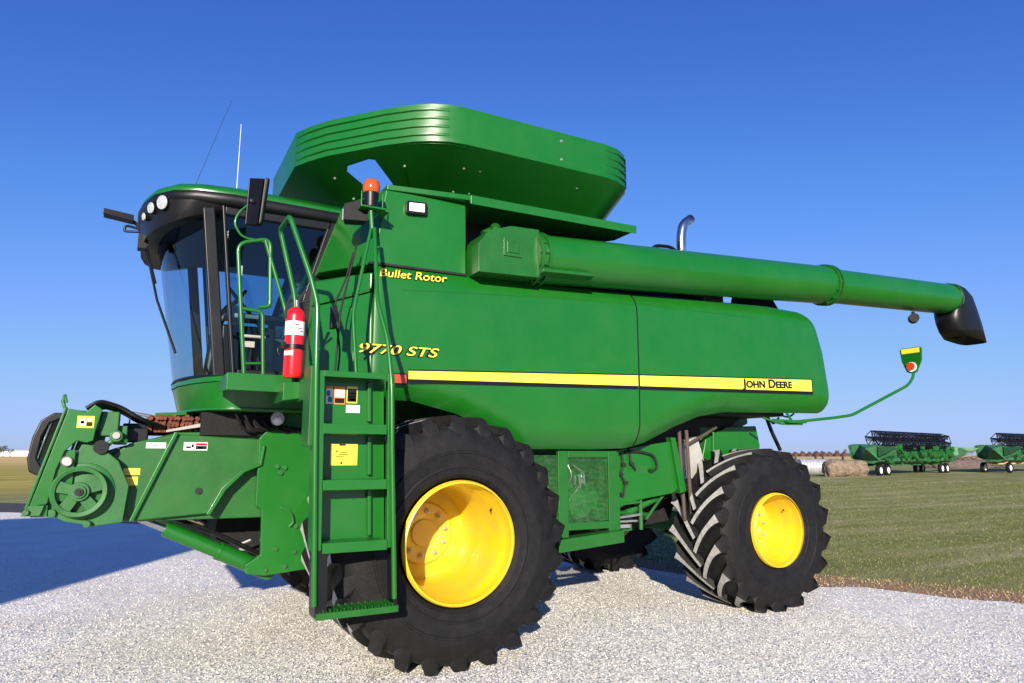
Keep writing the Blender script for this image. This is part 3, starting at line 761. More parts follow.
b = B(); zz = [2.14, 2.4, 2.7, 3.0, 3.3, 3.5]; rows = [[b.verts.new(p) for p in wind(z)] for z in zz]
for A, Z in zip(rows, rows[1:]):
    for i in range(len(A)-1): b.faces.new((A[i], A[i+1], Z[i+1], Z[i]))
o = part('windshield', b, M['glass'], cabo, 0, 60)
b = B()   # black gasket round the windshield
for s in (0, -1):
    tube(b, [Vector(wind(z)[s]) for z in zz], .014, 8)
tube(b, wind(2.145), .016, 8); tube(b, wind(3.48), .02, 8)
part('gasket', b, M['black'], cabo)
for s, nm in ((-1, 'door_glass'), (1, 'window_glass')):
    b = B(); pr(b, [(-1.53, 2.2), (-1.05, 2.2), (-1.045, 2.8), (-.83, 3.46), (-1.68, 3.46)], s*.94, s*.935); part(nm, b, M['glass'], cabo, 0, 0)
b = B(); tube(b, [(-1.50, -.99, 2.44), (-1.50, -1.03, 2.46), (-1.33, -1.03, 2.46), (-1.33, -.98, 2.45)], .012, 8, rad=.02)
bx(b, -1.50, -1.40, -.975, -.962, 2.38, 2.43); bx(b, -1.56, -1.53, -.99, -.96, 2.96, 3.04)
part('door_handle', b, M['lgrey'], cabo)
# roof
ro = [(-.70, -1.0), (-1.62, -1.03), (-1.90, -.99), (-2.08, -.90), (-2.21, -.72), (-2.28, -.48), (-2.32, -.2)]
ro = ro+[(x, -y) for x, y in ro[::-1]]
def ring(z, k, tilt=0, dx=0): return [((x+1.4)*k-1.4+dx, y*k, z+tilt*(x+1.4)) for x, y in ro]
def stack(b, rgs):
    R_ = [[b.verts.new(p) for p in r] for r in rgs]; n = len(ro)
    for A, Z in zip(R_, R_[1:]):
        for i in range(n): b.faces.new((A[i], A[(i+1)%n], Z[(i+1)%n], Z[i]))
    b.faces.new(R_[0]); b.faces.new(R_[-1])
b = B(); stack(b, [ring(3.53, .90), ring(3.535, .98), ring(3.56, 1.0), ring(3.61, 1.0), ring(3.625, .985)])
# drooping brow at the front
fr = [(-1.66, -.985), (-1.90, -.985), (-2.085, -.89), (-2.21, -.71), (-2.275, -.48), (-2.31, -.2), (-2.31, .2), (-2.275, .48), (-2.21, .71), (-2.085, .89), (-1.90, .985), (-1.66, .985)]
droop = [0.02, .12, .19, .22, .24, .25, .25, .24, .22, .19, .12, .02]
A = [b.verts.new((x, y, 3.60)) for x, y in fr]; Z = [b.verts.new((x*.985+.0-.0, y*.97, 3.56-d)) for (x, y), d in zip(fr, droop)]
Y_ = [b.verts.new((x+.17, y*.88, 3.54-d*.7)) for (x, y), d in zip(fr, droop)]; X_ = [b.verts.new((x+.2, y*.86, 3.6)) for x, y in fr]
for P_, Q_ in ((A, Z), (Z, Y_), (Y_, X_), (X_, A)):
    for i in range(len(fr)-1): b.faces.new((P_[i], P_[i+1], Q_[i+1], Q_[i]))
rf = part('roof_shell', b, M['black'], cabo, 0, 50)
b = B(); stack(b, [ring(3.612, .985), ring(3.635, .992), ring(3.665, .975), ring(3.70, .93), ring(3.72, .82), ring(3.725, .5)])
part('roof', b, G, cabo, 0, 60)
b = B(); bx(b, -1.62, -.82, -.90, .90, 3.44, 3.50); pr(b, [(-1.62, 3.44), (-2.0, 3.42), (-2.0, 3.5), (-1.62, 3.5)], -.82, .82); part('headliner', b, M['head'], cabo, .02)
def lampdisc(name, c, nrm, r, par):
    b = B(); n_ = Vector(nrm).normalized(); c = Vector(c)
    tube(b, [c-n_*.06, c+n_*.0, c+n_*.006], r*1.06, 24, mi=1)
    prev = None; u = n_.cross(Vector((0, 0, 1))).normalized(); v = n_.cross(u)
    for k, (q, h) in enumerate(((1, .008), (.97, .014), (.9, .016), (.87, .012), (.5, .017), (.2, .019), (.02, .02))):
        rg = [b.verts.new(c+n_*h+(u*math.cos(a)*1.0+v*math.sin(a))*r*q) for a in [2*PI*i/24 for i in range(24)]]
        if prev:
            for i in range(24): b.faces.new((prev[i], prev[(i+1)%24], rg[(i+1)%24], rg[i]))
        prev = rg
    return part(name, b, [M['lens'], M['black']], par, 0, 50)
for s in (-1, 1):
    lampdisc('headlight', (-2.14, s*.82, 3.525), (-.80, s*.60, -.15), .058, cabo)
    lampdisc('headlight', (-2.215, s*.70, 3.505), (-.9, s*.45, -.15), .046, cabo)
    lampdisc('headlight', (-2.26, s*.57, 3.465), (-.95, s*.3, -.2), .032, cabo)
# wiper
b = B(); tube(b, [(-2.24, -.30, 3.33), (-2.20, -.42, 3.15), (-2.14, -.50, 2.93)], .009, 6); tube(b, [(-2.25, -.26, 3.33), (-2.21, -.38, 3.15), (-2.14, -.50, 2.93)], .007, 6)
tube(b, [(-2.20, -.40, 3.12), (-2.12, -.55, 2.78), (-1.96, -.72, 2.33)], .011, 6); bx(b, -2.30, -2.22, -.34, -.22, 3.26, 3.38)
part('wiper', b, M['black'], cabo)
# front lamp cluster / forward mirror
b = B(); hexa(b, [(-2.60, .12, 3.66), (-2.36, .14, 3.63), (-2.36, .26, 3.63), (-2.60, .26, 3.66), (-2.60, .12, 3.71), (-2.36, .14, 3.69), (-2.36, .26, 3.69), (-2.60, .26, 3.71)])
tube(b, [(-2.38, .2, 3.655), (-2.30, .2, 3.60)], .018, 8); tube(b, [(-2.30, .2, 3.58), (-2.42, .2, 3.60), (-2.43, .2, 3.54), (-2.30, .15, 3.54)], .013, 8, rad=.03)
part('forward_mirror', b, M['black'], cabo, .008)
# interior
b = B(); bx(b, -1.30, -.95, -.26, .26, 2.45, 2.60); hexa(b, [(-1.02, -.25, 2.58), (-.90, -.25, 2.58), (-.90, .25, 2.58), (-1.02, .25, 2.58), (-.95, -.23, 3.12), (-.86, -.23, 3.12), (-.86, .23, 3.12), (-.95, .23, 3.12)])
bx(b, -1.22, -1.0, -.2, .2, 2.15, 2.45); bx(b, -.95, -.88, -.13, .13, 3.13, 3.28)
part('seat', b, M['grey'], cabo, .035)
b = B(); bx(b, -1.62, -1.18, -.60, -.38, 2.15, 2.62); bx(b, -1.50, -1.05, -.55, -.36, 2.68, 2.74); bx(b, -1.0, -.88, -.85, .85, 2.15, 2.66)
part('console', b, M['black'], cabo, .02)
b = B(); bx(b, -1.62, -1.34, -.72, -.50, 2.66, 2.70); cyl(b, (-1.52, -.6, 2.7), (-1.52, -.6, 2.78), .03, seg=10); part('armrest', b, M['lgrey'], cabo, .012)
b = B(); tube(b, [(-1.66, .0, 2.15), (-1.60, 0, 2.75), (-1.50, 0, 2.88)], .05, 12)
mr = [Vector((-1.50, 0, 2.89))+Vector((math.cos(a)*.12, math.sin(a)*.2, math.cos(a)*.16)) for a in [2*PI*k/24 for k in range(25)]]
tube(b, mr, .014, 8); tube(b, [(-1.6, -.6, 2.95), (-1.38, -.3, 2.80), (-1.22, 0, 2.72)], .016, 8)
part('steering_wheel', b, M['black'], cabo)
b = B(); bx(b, -1.46, -1.36, .30, .60, 2.55, 2.9); tube(b, [(-1.41, .45, 2.2), (-1.41, .45, 2.6)], .03, 8); bx(b, -1.62, -1.5, .6, .85, 2.15, 2.5); part('monitor', b, M['black'], cabo, .02)
# cab floor, skirt and landing
b = B()
sk = [(-.90, -1.02), (-1.52, -1.03), (-1.60, -1.01), (-1.66, -.96), (-1.73, -.86), (-1.82, -.65), (-1.905, -.35), (-1.935, 0)]
sk = sk+[(x, -y) for x, y in sk[::-1][1:]]
loft(b, [((x+1.2)*.90-1.2, y*.95, 1.865) for x, y in sk], [((x+1.2)*.92-1.2, y*.965, 1.885) for x, y in sk], True)
loft(b, [((x+1.2)*.925-1.2, y*.968, 1.887) for x, y in sk], [(x, y, 2.09) for x, y in sk], True)
loft(b, [((x+1.2)*.95-1.2, y*.982, 1.872) for x, y in sk], [((x+1.2)*.95-1.2, y*.982, 1.893) for x, y in sk], True)
loft(b, [((x+1.2)*1.012-1.2, y*1.012, 2.092) for x, y in sk], [((x+1.2)*1.012-1.2, y*1.012, 2.135) for x, y in sk], True)
part('cab_floor', b, G, cabo, .006)
b = B(); bx(b, -1.74, -.95, -.80, .80, 1.68, 1.86)
for k in range(9):
    x = -1.5+.07*k; tube(b, [(x, -.9, 1.86-.02*k%3), (x+.05, -.88, 1.74), (x+.14, -.86, 1.70+.01*(k%4)), (x+.3, -.8, 1.80)], .012, 6, rad=.05)
part('underfloor_hose', b, M['rubber'], cabo)
lampdisc('work_lamp', (-1.18, -.93, 1.815), (-.3, -1, .0), .055, cabo)
b = B()
prz(b, [(-1.66, -1.60), (-1.60, -1.045), (-1.02, -1.105), (-.66, -1.595), (-.66, -2.06), (-1.16, -2.06), (-1.16, -1.60)], 2.06, 2.085)
pr(b, [(-1.655, 1.975), (-1.16, 1.97), (-1.16, 2.098), (-1.655, 2.098)], -1.612, -1.60)
prx(b, [(-1.60, 1.975), (-1.045, 2.0), (-1.045, 2.098), (-1.60, 2.098)], -1.655, -1.645)
prx(b, [(-2.06, 1.93), (-1.612, 1.93), (-1.612, 2.098), (-2.06, 2.098)], -1.172, -1.160)
bx(b, -1.155, -.66, -2.075, -2.062, 1.98, 2.06)
hexa(b, [(-1.30, -1.78, 1.90), (-1.10, -1.78, 1.93), (-1.10, -1.4, 1.93), (-1.30, -1.4, 1.90), (-1.30, -1.78, 2.03), (-1.10, -1.78, 2.05), (-1.10, -1.4, 2.05), (-1.30, -1.4, 2.03)])
part('landing', b, G, cb, .006)
# ------------------------------------------------------------------ ladder
lx = lambda x, z: x-.012+.034*(2.07-z)
b = B()
for xa, xb in ((-1.178, -1.128), (-.700, -.650)):
    ya, yb = -2.27, -2.10
    hexa(b, [(lx(xa, .92), ya, .92), (lx(xb, .92), ya, .92), (lx(xb, .92), ya+.012, .92), (lx(xa, .92), ya+.012, .92), (xa, ya, 2.07), (xb, ya, 2.07), (xb, ya+.012, 2.07), (xa, ya+.012, 2.07)])
    xo = xa if xa < -1 else xb-.01
    hexa(b, [(lx(xo, .92), ya+.014, .92), (lx(xo+.01, .92), ya+.014, .92), (lx(xo+.01, .92), yb, .92), (lx(xo, .92), yb, .92), (xo, ya+.014, 2.07), (xo+.01, ya+.014, 2.07), (xo+.01, yb, 2.07), (xo, yb, 2.07)])
ld = part('ladder', b, G, cb, .004)
b = B()   # back panels with raised frames
def hq(b, xa, xb, za, zb, y0, y1): hexa(b, [(lx(xa, za), y0, za), (lx(xb, za), y0, za), (lx(xb, za), y1, za), (lx(xa, za), y1, za), (lx(xa, zb), y0, zb), (lx(xb, zb), y0, zb), (lx(xb, zb), y1, zb), (lx(xa, zb), y1, zb)])
hq(b, -1.165, -.662, .93, 2.05, -2.098, -2.086)
for za, zb in ((1.75, 2.02), (1.39, 1.65), (.99, 1.29)):
    hq(b, -.79, -.765, za, zb, -2.14, -2.10)
    hq(b, -1.12, -1.10, za, zb, -2.13, -2.10)
part('back_panel', b, G, ld, .004)
for z in (1.695, 1.335, .945):
    b = B(); hq(b, -1.125, -.703, z-.035, z+.03, -2.285, -2.273); hq(b, -1.125, -.703, z-.036, z-.026, -2.272, -2.10); hq(b, -1.125, -.703, z+.018, z+.030, -2.272, -2.10)
    part('step', b, G, ld, .003)
b = B(); hq(b, -1.125, -.703, 2.03, 2.07, -2.285, -2.273); hq(b, -1.125, -.703, 2.055, 2.07, -2.272, -2.08); part('step', b, G, ld, .003)
b = B()   # lowest step hung on rubber straps
hq(b, -1.16, -.635, .515, .555, -2.29, -2.278); hq(b, -1.16, -.635, .515, .555, -2.11, -2.10); hq(b, -1.16, -1.15, .515, .555, -2.277, -2.111); hq(b, -.635, -.625, .515, .555, -2.277, -2.111)
for i in range(22):
    x = -1.14+.0225*i
    hq(b, x, x+.006, .53, .562+.008*(i % 2), -2.277, -2.111)
for j in range(5): hq(b, -1.15, -.645, .535, .548, -2.25+.034*j, -2.243+.034*j)
part('lowest_step', b, GD, ld)
b = B()
for xa, xb in ((-1.165, -1.09), (-.66, -.632)): hq(b, xa, xb, .53, .93, -2.272, -2.262)
for xa in (-1.165, -.645): hq(b, xa, xa+.012, .53, .93, -2.258, -2.11)
part('rubber_flap', b, M['black'], ld)
b = B(); bx(b, -1.215, -1.185, -2.26, -2.05, 1.58, 2.10); bx(b, -1.19, -1.17, -2.1, -1.7, 1.9, 2.05); part('ladder_bracket', b, GD, ld, .004)
# stickers on the ladder
def sticker(name, xa, xb, za, zb, y, base, marks, par, shear=0):
    b = B(); bx(b, xa, xb, y, y+.0015, za, zb, 0)
    for (ua, va, ub, vb, mi) in marks:
        bx(b, xa+(xb-xa)*ua, xa+(xb-xa)*ub, y-.0015, y-.0002, za+(zb-za)*va, za+(zb-za)*vb, mi)
    return part(name, b, [base, M['black'], M['orange'], M['white'], M['blue'], M['stripe'], M['red']], par, 0, 0)
hx = .02
sticker('warning_sticker', -1.075, -1.03, 1.865, 1.985, -2.1005, M['white'], [(.0, .86, 1, 1, 2), (.1, .45, .6, .75, 4), (.3, .1, .9, .4, 4)], ld)
sticker('warning_sticker', -1.02, -.945, 1.865, 1.985, -2.1005, M['orange'], [(.06, .40, .94, .82, 3), (.06, .06, .94, .34, 1)], ld)
sticker('warning_sticker', -.935, -.86, 1.875, 1.99, -2.1005, M['stripe'], [(.08, .08, .92, .85, 1), (.3, .55, .9, .62, 3), (.15, .35, .8, .42, 3), (.25, .15, .8, .28, 3)], ld)
sticker('white_sticker', -.935, -.84, 1.81, 1.862, -2.1005, M['white'], [(.1, .45, .5, .5, 1)], ld)
sticker('yellow_sticker', -1.03, -.845, 1.455, 1.60, -2.1005, M['stripe'], [(.32, .9, .55, .97, 1), (.2, .62, .27, .68, 1), (.33, .58, .62, .61, 1), (.3, .48, .65, .51, 1), (.38, .06, .45, .15, 1), (.2, .4, .5, .43, 1)], ld)
# ------------------------------------------------------------------ handrails, mirror, beacon
def rail(pts, r=.0155, rad=.06, name='handrail', m=G): b = B(); tube(b, pts, r, 12, rad); return part(name, b, m, cb, 0, 60)
rail([(-1.135, -2.285, .60), (-1.17, -2.285, 1.5), (-1.19, -2.285, 2.1), (-1.195, -2.26, 2.51), (-1.24, -2.22, 2.70), (-1.375, -2.10, 3.14), (-1.385, -1.80, 3.13), (-1.26, -1.80, 2.66), (-1.20, -1.80, 2.08)], .018, .05)
rail([(-.62, -2.29, .60), (-.665, -2.29, 1.6), (-.675, -2.28, 2.0), (-.69, -2.20, 2.33), (-.74, -2.10, 2.60), (-.69, -1.80, 3.25)], .016, .08)
rail([(-.715, -1.79, 3.24), (-.87, -1.94, 2.54), (-.86, -2.05, 2.08)], .013, .08)
rail([(-1.41, -1.58, 2.09), (-1.44, -1.58, 2.56), (-1.60, -1.58, 2.57)], .014, .04)
rail([(-1.54, -1.58, 2.09), (-1.64, -1.58, 3.05), (-1.415, -1.58, 3.12), (-1.39, -1.58, 2.60), (-1.47, -1.58, 2.59)], .015, .07)
rail([(-1.45, -1.58, 3.10), (-1.28, -1.58, 2.59), (-1.20, -1.66, 2.08)], .015, .06)
rail([(-1.54, -1.58, 2.17), (-1.41, -1.58, 2.18)], .010, 0)
rail([(-.77, -1.60, 3.16), (-.90, -1.70, 2.60), (-.95, -1.80, 2.08)], .008, .05, 'hose', M['dark'])
rail([(-.79, -1.58, 3.1), (-.86, -1.66, 2.85), (-.96, -1.70, 2.62), (-.90, -1.75, 2.3), (-.93, -1.8, 2.08)], .007, .1, 'hose', M['dark'])
b = B(); bx(b, -.98, -.94, -1.76, -1.70, 2.45, 2.62); part('cable_clamp', b, M['black'], cb, .004)
b = B(); tube(b, [(-1.46, -1.58, 3.09), (-1.62, -1.58, 3.10), (-1.675, -1.58, 3.20), (-1.65, -1.58, 3.28), (-1.565, -1.58, 3.38)], .009, 8, rad=.06); mirror = part('mirror_arm', b, G, cb, 0, 60)
b = B(); ma, mb_ = Vector((-1.60, -1.62, 3.18)), Vector((-1.475, -1.53, 3.24))
hexa(b, [(-1.605, -1.62, 3.185), (-1.515, -1.59, 3.205), (-1.49, -1.545, 3.21), (-1.60, -1.58, 3.19), (-1.60, -1.63, 3.545), (-1.49, -1.60, 3.575), (-1.47, -1.555, 3.58), (-1.59, -1.59, 3.55)])
hexa(b, [(-1.512, -1.592, 3.20), (-1.485, -1.60, 3.235), (-1.465, -1.56, 3.235), (-1.488, -1.545, 3.205), (-1.488, -1.602, 3.58), (-1.455, -1.605, 3.585), (-1.44, -1.565, 3.585), (-1.468, -1.557, 3.585)])
cyl(b, (-1.565, -1.635, 3.375), (-1.565, -1.60, 3.375), .02, seg=10)
part('mirror_head', b, M['black'], mirror, .01)
# beacon on its bracket
b = B(); cyl(b, (-.70, -1.77, 3.25), (-.71, -1.75, 3.42), .018, seg=10)
bx(b, -.80, -.60, -1.80, -1.70, 3.415, 3.43); bx(b, -.62, -.56, -1.75, -1.56, 3.42, 3.44)
for dx in (-.085, .085): tube(b, [(-.70+dx, -1.75, 3.42), (-.70+dx, -1.75, 3.56)], .006, 6)
bc = part('beacon_bracket', b, G, cb, .003)
b = B(); cyl(b, (-.71, -1.75, 3.43), (-.71, -1.75, 3.55), .052, .06, 24); part('beacon_base', b, M['black'], bc, .006)
b = B(); lathe(b, [(.060, 3.55), (.068, 3.575), (.068, 3.61), (.056, 3.645), (.030, 3.665), (0, 3.670)], (-.71, -1.75, 0), 24, 'Z'); part('beacon_lens', b, M['amber'], bc, 0, 60)
b = B(); hexa(b, [(-.90, -1.67, 3.33), (-.72, -1.72, 3.33), (-.72, -1.60, 3.33), (-.86, -1.55, 3.33), (-.90, -1.67, 3.46), (-.72, -1.72, 3.52), (-.72, -1.60, 3.52), (-.86, -1.55, 3.46)])
lp = part('flood_lamp', b, M['rubber'], cb, .004)
b = B(); hexa(b, [(-.892, -1.60, 3.35), (-.885, -1.60, 3.35), (-.868, -1.555, 3.35), (-.875, -1.555, 3.35), (-.892, -1.60, 3.44), (-.885, -1.60, 3.44), (-.868, -1.555, 3.44), (-.875, -1.555, 3.44)]); part('lamp_glass', b, M['lens'], lp)
# aerials
b = B(); tube(b, [(-1.93, 0, 3.70), (-1.90, 0, 3.95), (-1.62, 0, 4.95)], .0034, 6, taper=.0015); cyl(b, (-1.93, 0, 3.70), (-1.925, 0, 3.78), .015, seg=8); part('aerial', b, M['black'], cb)
b = B(); tube(b, [(-1.52, 0, 3.71), (-1.52, 0, 4.72)], .0036, 6, taper=.002); part('aerial', b, M['white'], cb)
# ------------------------------------------------------------------ feeder house
b = B()
pr(b, [(-1.0, 1.72), (-1.9, 1.70), (-2.30, 1.58), (-2.52, 1.50), (-2.62, 1.12), (-2.45, 1.03), (-1.2, 1.02), (-.9, 1.12)], -.74, .74)
fh = part('feeder_house', b, GD, cb, .01)
b = B()
pts = [(-2.45, 1.38), (-2.36, 1.50), (-2.22, 1.61), (-1.93, 1.685), (-1.26, 1.65), (-1.25, 1.60), (-1.285, 1.43), (-1.40, 1.375), (-1.53, 1.25), (-1.645, 1.07), (-2.17, 1.035), (-2.49, 1.05)]
pr(b, pts, -.80, -.742)
ss = part('feeder_shield', b, GD, fh, .012)
b = B(); hexa(b, [(-2.185, -.835, 1.035), (-2.150, -.835, 1.035), (-2.150, -.802, 1.035), (-2.185, -.802, 1.035), (-1.925, -.835, 1.70), (-1.890, -.835, 1.70), (-1.890, -.802, 1.70), (-1.925, -.802, 1.70)]); part('shield_rib', b, G, ss, .008)
b = B(); cyl(b, (-1.72, -.81, 1.245), (-1.72, -.802, 1.245), .026, seg=20); cyl(b, (-2.36, -.81, 1.50), (-2.36, -.802, 1.50), .012, seg=10)
part('shield_knob', b, M['dark'], ss)
b = B(); pr(b, [(-1.27, 1.60), (-1.25, 1.60), (-1.27, 1.44), (-1.40, 1.385), (-1.53, 1.25), (-1.63, 1.065), (-1.66, 1.07), (-1.56, 1.27), (-1.43, 1.40), (-1.29, 1.46)], -.87, -.802); part('shield_flange', b, G, ss, .006)
sticker('yellow_sticker', -2.245, -2.135, 1.375, 1.425, -.8025, M['stripe'], [(.1, .4, .9, .48, 2), (.3, .7, .7, .76, 2)], ss)
sticker('yellow_sticker', -2.255, -2.145, 1.30, 1.362, -.8025, M['stripe'], [(.1, .5, .9, .56, 2), (.2, .25, .7, .3, 2)], ss)
sticker('white_sticker', -2.11, -1.975, 1.575, 1.617, -.8025, M['white'], [(.35, .3, .42, .7, 4), (.5, .3, .56, .7, 4)], ss)
sticker('warning_sticker', -1.85, -1.68, 1.560, 1.622, -.8025, M['white'], [(.1, .25, .3, .5, 1), (.32, .35, .42, .75, 1), (.5, .12, .97, .55, 1), (.5, .6, .97, .9, 6), (.6, .2, .8, .4, 3)], ss)
# face plate at the mouth of the feeder house
fp_ = [(-2.62, 1.85), (-2.51, 1.83), (-2.46, 1.885), (-2.41, 1.85), (-2.43, 1.75), (-2.44, 1.71), (-2.45, 1.625), (-2.49, 1.61), (-2.55, 1.625), (-2.615, 1.55), (-2.655, 1.42), (-2.685, 1.19), (-2.79, 1.165)]
b = B(); pr(b, fp_, -.965, -.945); bmfl = [(-2.62, 1.85), (-2.64, 1.845), (-2.81, 1.165), (-2.79, 1.165)]
pr(b, [(-2.625, 1.86), (-2.645, 1.855), (-2.815, 1.16), (-2.795, 1.155)], -.972, -.88)
pr(b, fp_, .945, .965); pr(b, [(-2.625, 1.86), (-2.645, 1.855), (-2.815, 1.16), (-2.795, 1.155)], .88, .972)
pr(b, [(-2.60, 1.84), (-2.42, 1.84), (-2.42, 1.76), (-2.60, 1.76)], -.94, .94); pr(b, [(-2.78, 1.18), (-2.68, 1.18), (-2.68, 1.10), (-2.78, 1.10)], -.94, .94)
pr(b, [(-2.70, 1.56), (-2.55, 1.56), (-2.55, 1.2), (-2.78, 1.2)], -.94, -.74)
fpl = part('face_plate', b, G, fh, .006)
b = B()
hexa(b, [(-2.83, -.97, 1.11), (-2.72, -.97, 1.11), (-2.72, -.90, 1.11), (-2.83, -.90, 1.11), (-2.80, -.97, 1.18), (-2.70, -.97, 1.18), (-2.70, -.90, 1.18), (-2.80, -.90, 1.18)])
cyl(b, (-2.80, -.99, 1.135), (-2.80, -.9, 1.135), .02, seg=12); cyl(b, (-2.635, -.96, 1.89), (-2.645, -.96, 1.93), .01, seg=8); tube(b, [(-2.64, -.96, 1.85), (-2.66, -.96, 1.90), (-2.65, -.94, 1.95)], .012, 8)
part('hook', b, M['greenc'], fpl, .004)
sticker('warning_sticker', -2.56, -2.455, 1.715, 1.80, -.967, M['stripe'], [(.12, .2, .5, .75, 3), (.55, .15, .9, .5, 1), (.2, .35, .42, .6, 1), (.6, .55, .85, .8, 3)], fpl)
b = B()  # curved black deflector bulging out of the mouth
sec = [(-2.66, 1.84), (-2.74, 1.84), (-2.82, 1.78), (-2.86, 1.66), (-2.88, 1.50), (-2.86, 1.40), (-2.80, 1.37)]
pr(b, sec+[(-2.76, 1.40), (-2.82, 1.50), (-2.80, 1.66), (-2.76, 1.76), (-2.68, 1.80)], -.55, .80); part('mouth_seal', b, M['black'], fh, .012)
b = B(); tube(b, [(-2.75, -.5, 1.80), (-2.83, -.5, 1.45)], .02, 12); part('guide_rod', b, M['chrome'], fh)
# drive pulley
pc = (-2.505, -.955, 1.268)
b = B(); lathe(b, [(.142, -.03), (.172, -.035), (.177, -.028), (.174, -.01), (.15, .0), (.174, .012), (.176, .03), (.163, .035), (.142, .03)], pc, 56, closed=True)
for k in range(5):
    a = 2*PI*k/5+.35; ux, uz = math.cos(a), math.sin(a); w_ = .042
    q = [(pc[0]+ux*r_-uz*s_*ww, pc[1]+dy, pc[2]+uz*r_+ux*s_*ww) for dy in (-.018, .01) for r_, s_, ww in ((.05, -1, w_*.8), (.146, -1, w_*1.0), (.146, 1, w_*1.0), (.05, 1, w_*.8))]
    if k != 1: hexa(b, q)
cyl(b, (pc[0], pc[1]-.04, pc[2]), (pc[0], pc[1]+.03, pc[2]), .065, seg=24); cyl(b, (pc[0], pc[1]-.055, pc[2]), (pc[0], pc[1]-.04, pc[2]), .045, seg=24)
pu = part('drive_pulley', b, M['greenc'], fh, .003, 40)
b = B(); cyl(b, (pc[0], pc[1]-.07, pc[2]), (pc[0], pc[1]-.05, pc[2]), .026, seg=16); cyl(b, (pc[0], pc[1]-.078, pc[2]), (pc[0], pc[1]-.07, pc[2]), .012, seg=6); part('hub', b, M['dark'], pu)
b = B()  # gear case behind the pulley
pr(b, [(-2.70, 1.13), (-2.58, 1.06), (-2.40, 1.02), (-2.22, 1.04), (-2.20, 1.3), (-2.28, 1.48), (-2.42, 1.60), (-2.52, 1.60), (-2.56, 1.5), (-2.70, 1.4)], -.905, -.805)
lathe(b, [(.17, -.01), (.20, 0), (.20, .06)], (pc[0]+.02, -.91, pc[2]), 48)
cyl(b, (-2.66, -.93, 1.12), (-2.66, -.86, 1.12), .03, seg=14); cyl(b, (-2.44, -.95, 1.04), (-2.44, -.88, 1.04), .025, seg=14)
tube(b, [(-2.40, -.88, 1.56), (-2.30, -.88, 1.66), (-2.24, -.86, 1.62)], .02, 10, rad=.05)
part('gear_case', b, M['greenc'], fh, .006)
b = B(); lathe(b, [(.028, 0), (.036, -.01), (.036, .01)], (-2.60, -.955, 1.48), 20); part('pin', b, M['steel'], fh)
# chain, frame, box on top
b = B()
for k in range(11):
    x = -2.10+.032*k+.006*((k*5) % 3); bx(b, x, x+.02, -.62, .5, 1.71, 1.74+.035*((k*3) % 4)*.7); bx(b, x-.01, x+.02, -.66, -.62, 1.70, 1.80+.02*((k*7) % 3))
    cyl(b, (x, -.68, 1.76), (x, -.60, 1.76), .018, seg=8); cyl(b, (x+.01, -.69, 1.81), (x+.01, -.60, 1.82), .016, seg=8)
pr(b, [(-2.12, 1.70), (-1.78, 1.70), (-1.78, 1.79), (-2.0, 1.84), (-2.12, 1.82)], -.60, .5)
part('feeder_chain', b, M['rust'], fh)
b = B(); hexa(b, [(-1.98, -.74, 1.70), (-1.73, -.74, 1.745), (-1.73, -.70, 1.745), (-1.98, -.70, 1.70), (-1.98, -.74, 1.715), (-1.73, -.74, 1.775), (-1.73, -.70, 1.775), (-1.98, -.70, 1.715)]); part('chain_guide', b, M['lgrey'], fh)
b = B(); pr(b, [(-2.06, 1.83), (-1.83, 1.85), (-1.83, 1.875), (-2.06, 1.86)], -.5, .5); part('top_cover', b, G, fh, .004)
b = B(); bx(b, -2.26, -2.10, -.72, -.50, 1.62, 1.73); tube(b, [(-2.28, -.6, 1.74), (-2.1, -.6, 1.74)], .03, 8); part('valve_block', b, M['black'], fh, .02)
b = B(); tube(b, [(-2.24, -.60, 1.65), (-2.235, -.60, 1.86), (-2.06, -.60, 1.83), (-2.06, -.6, 1.72)], .008, 6); tube(b, [(-2.235, -.3, 1.86), (-2.06, -.3, 1.83)], .008, 6); tube(b, [(-2.235, -.6, 1.86), (-2.235, -.3, 1.86)], .008, 6); part('wire_guard', b, M['steel'], fh)
b = B(); bx(b, -2.42, -2.30, -.90, -.6, 1.66, 1.84); bx(b, -2.33, -2.24, -.85, -.7, 1.60, 1.74); cyl(b, (-2.31, -.92, 1.66), (-2.31, -.86, 1.66), .045, seg=16); part('latch_housing', b, M['greenc'], fh, .01)
b = B(); cyl(b, (-2.31, -.935, 1.665), (-2.31, -.922, 1.665), .025, seg=14); part('pin', b, M['lgrey'], fh)
b = B()
for k in range(7):
    y = -.85+.12*k
    tube(b, [(-2.52, y, 1.86), (-2.44, y, 1.92), (-2.30, y+.03, 1.88), (-2.18, y, 1.80), (-2.0, y*.8, 1.74)], .016, 8, rad=.06)
cyl(b, (-2.40, -.93, 1.58), (-2.40, -.8, 1.58), .05, seg=16)
part('hose', b, M['black'], fh)
# frame plate behind the feeder, final drive
b = B()
for s in (-1, 1):
    y0, y1 = s*.845, s*.785
    pr(b, [(-1.30, 1.66), (-.97, 2.02), (-.60, 2.02), (-.55, .63), (-1.20, .575), (-1.34, .60), (-1.35, .67), (-1.24, .74), (-1.25, 1.09), (-1.30, 1.12)], y0, y1)
pr(b, [(-1.28, 1.1), (-1.28, 1.65), (-1.0, 1.98), (-.7, 1.98), (-.7, 1.1)], -.78, .78)
fpz = part('frame_plate', b, G, cb, .008)
b = B()
for x, z in ((-1.20, .62), (-1.05, .64), (-1.13, .78), (-1.15, 1.43), (-1.12, 1.38), (-1.09, 1.42), (-.98, .75), (-.98, .95)): cyl(b, (x, -.865, z), (x, -.845, z), .018, seg=8)
tube(b, [(-1.10, -.86, 1.10), (-1.02, -.87, 1.06), (-1.0, -.87, .98), (-1.03, -.86, .95)], .01, 6, rad=.04)
part('bolt', b, M['greenc'], fpz)
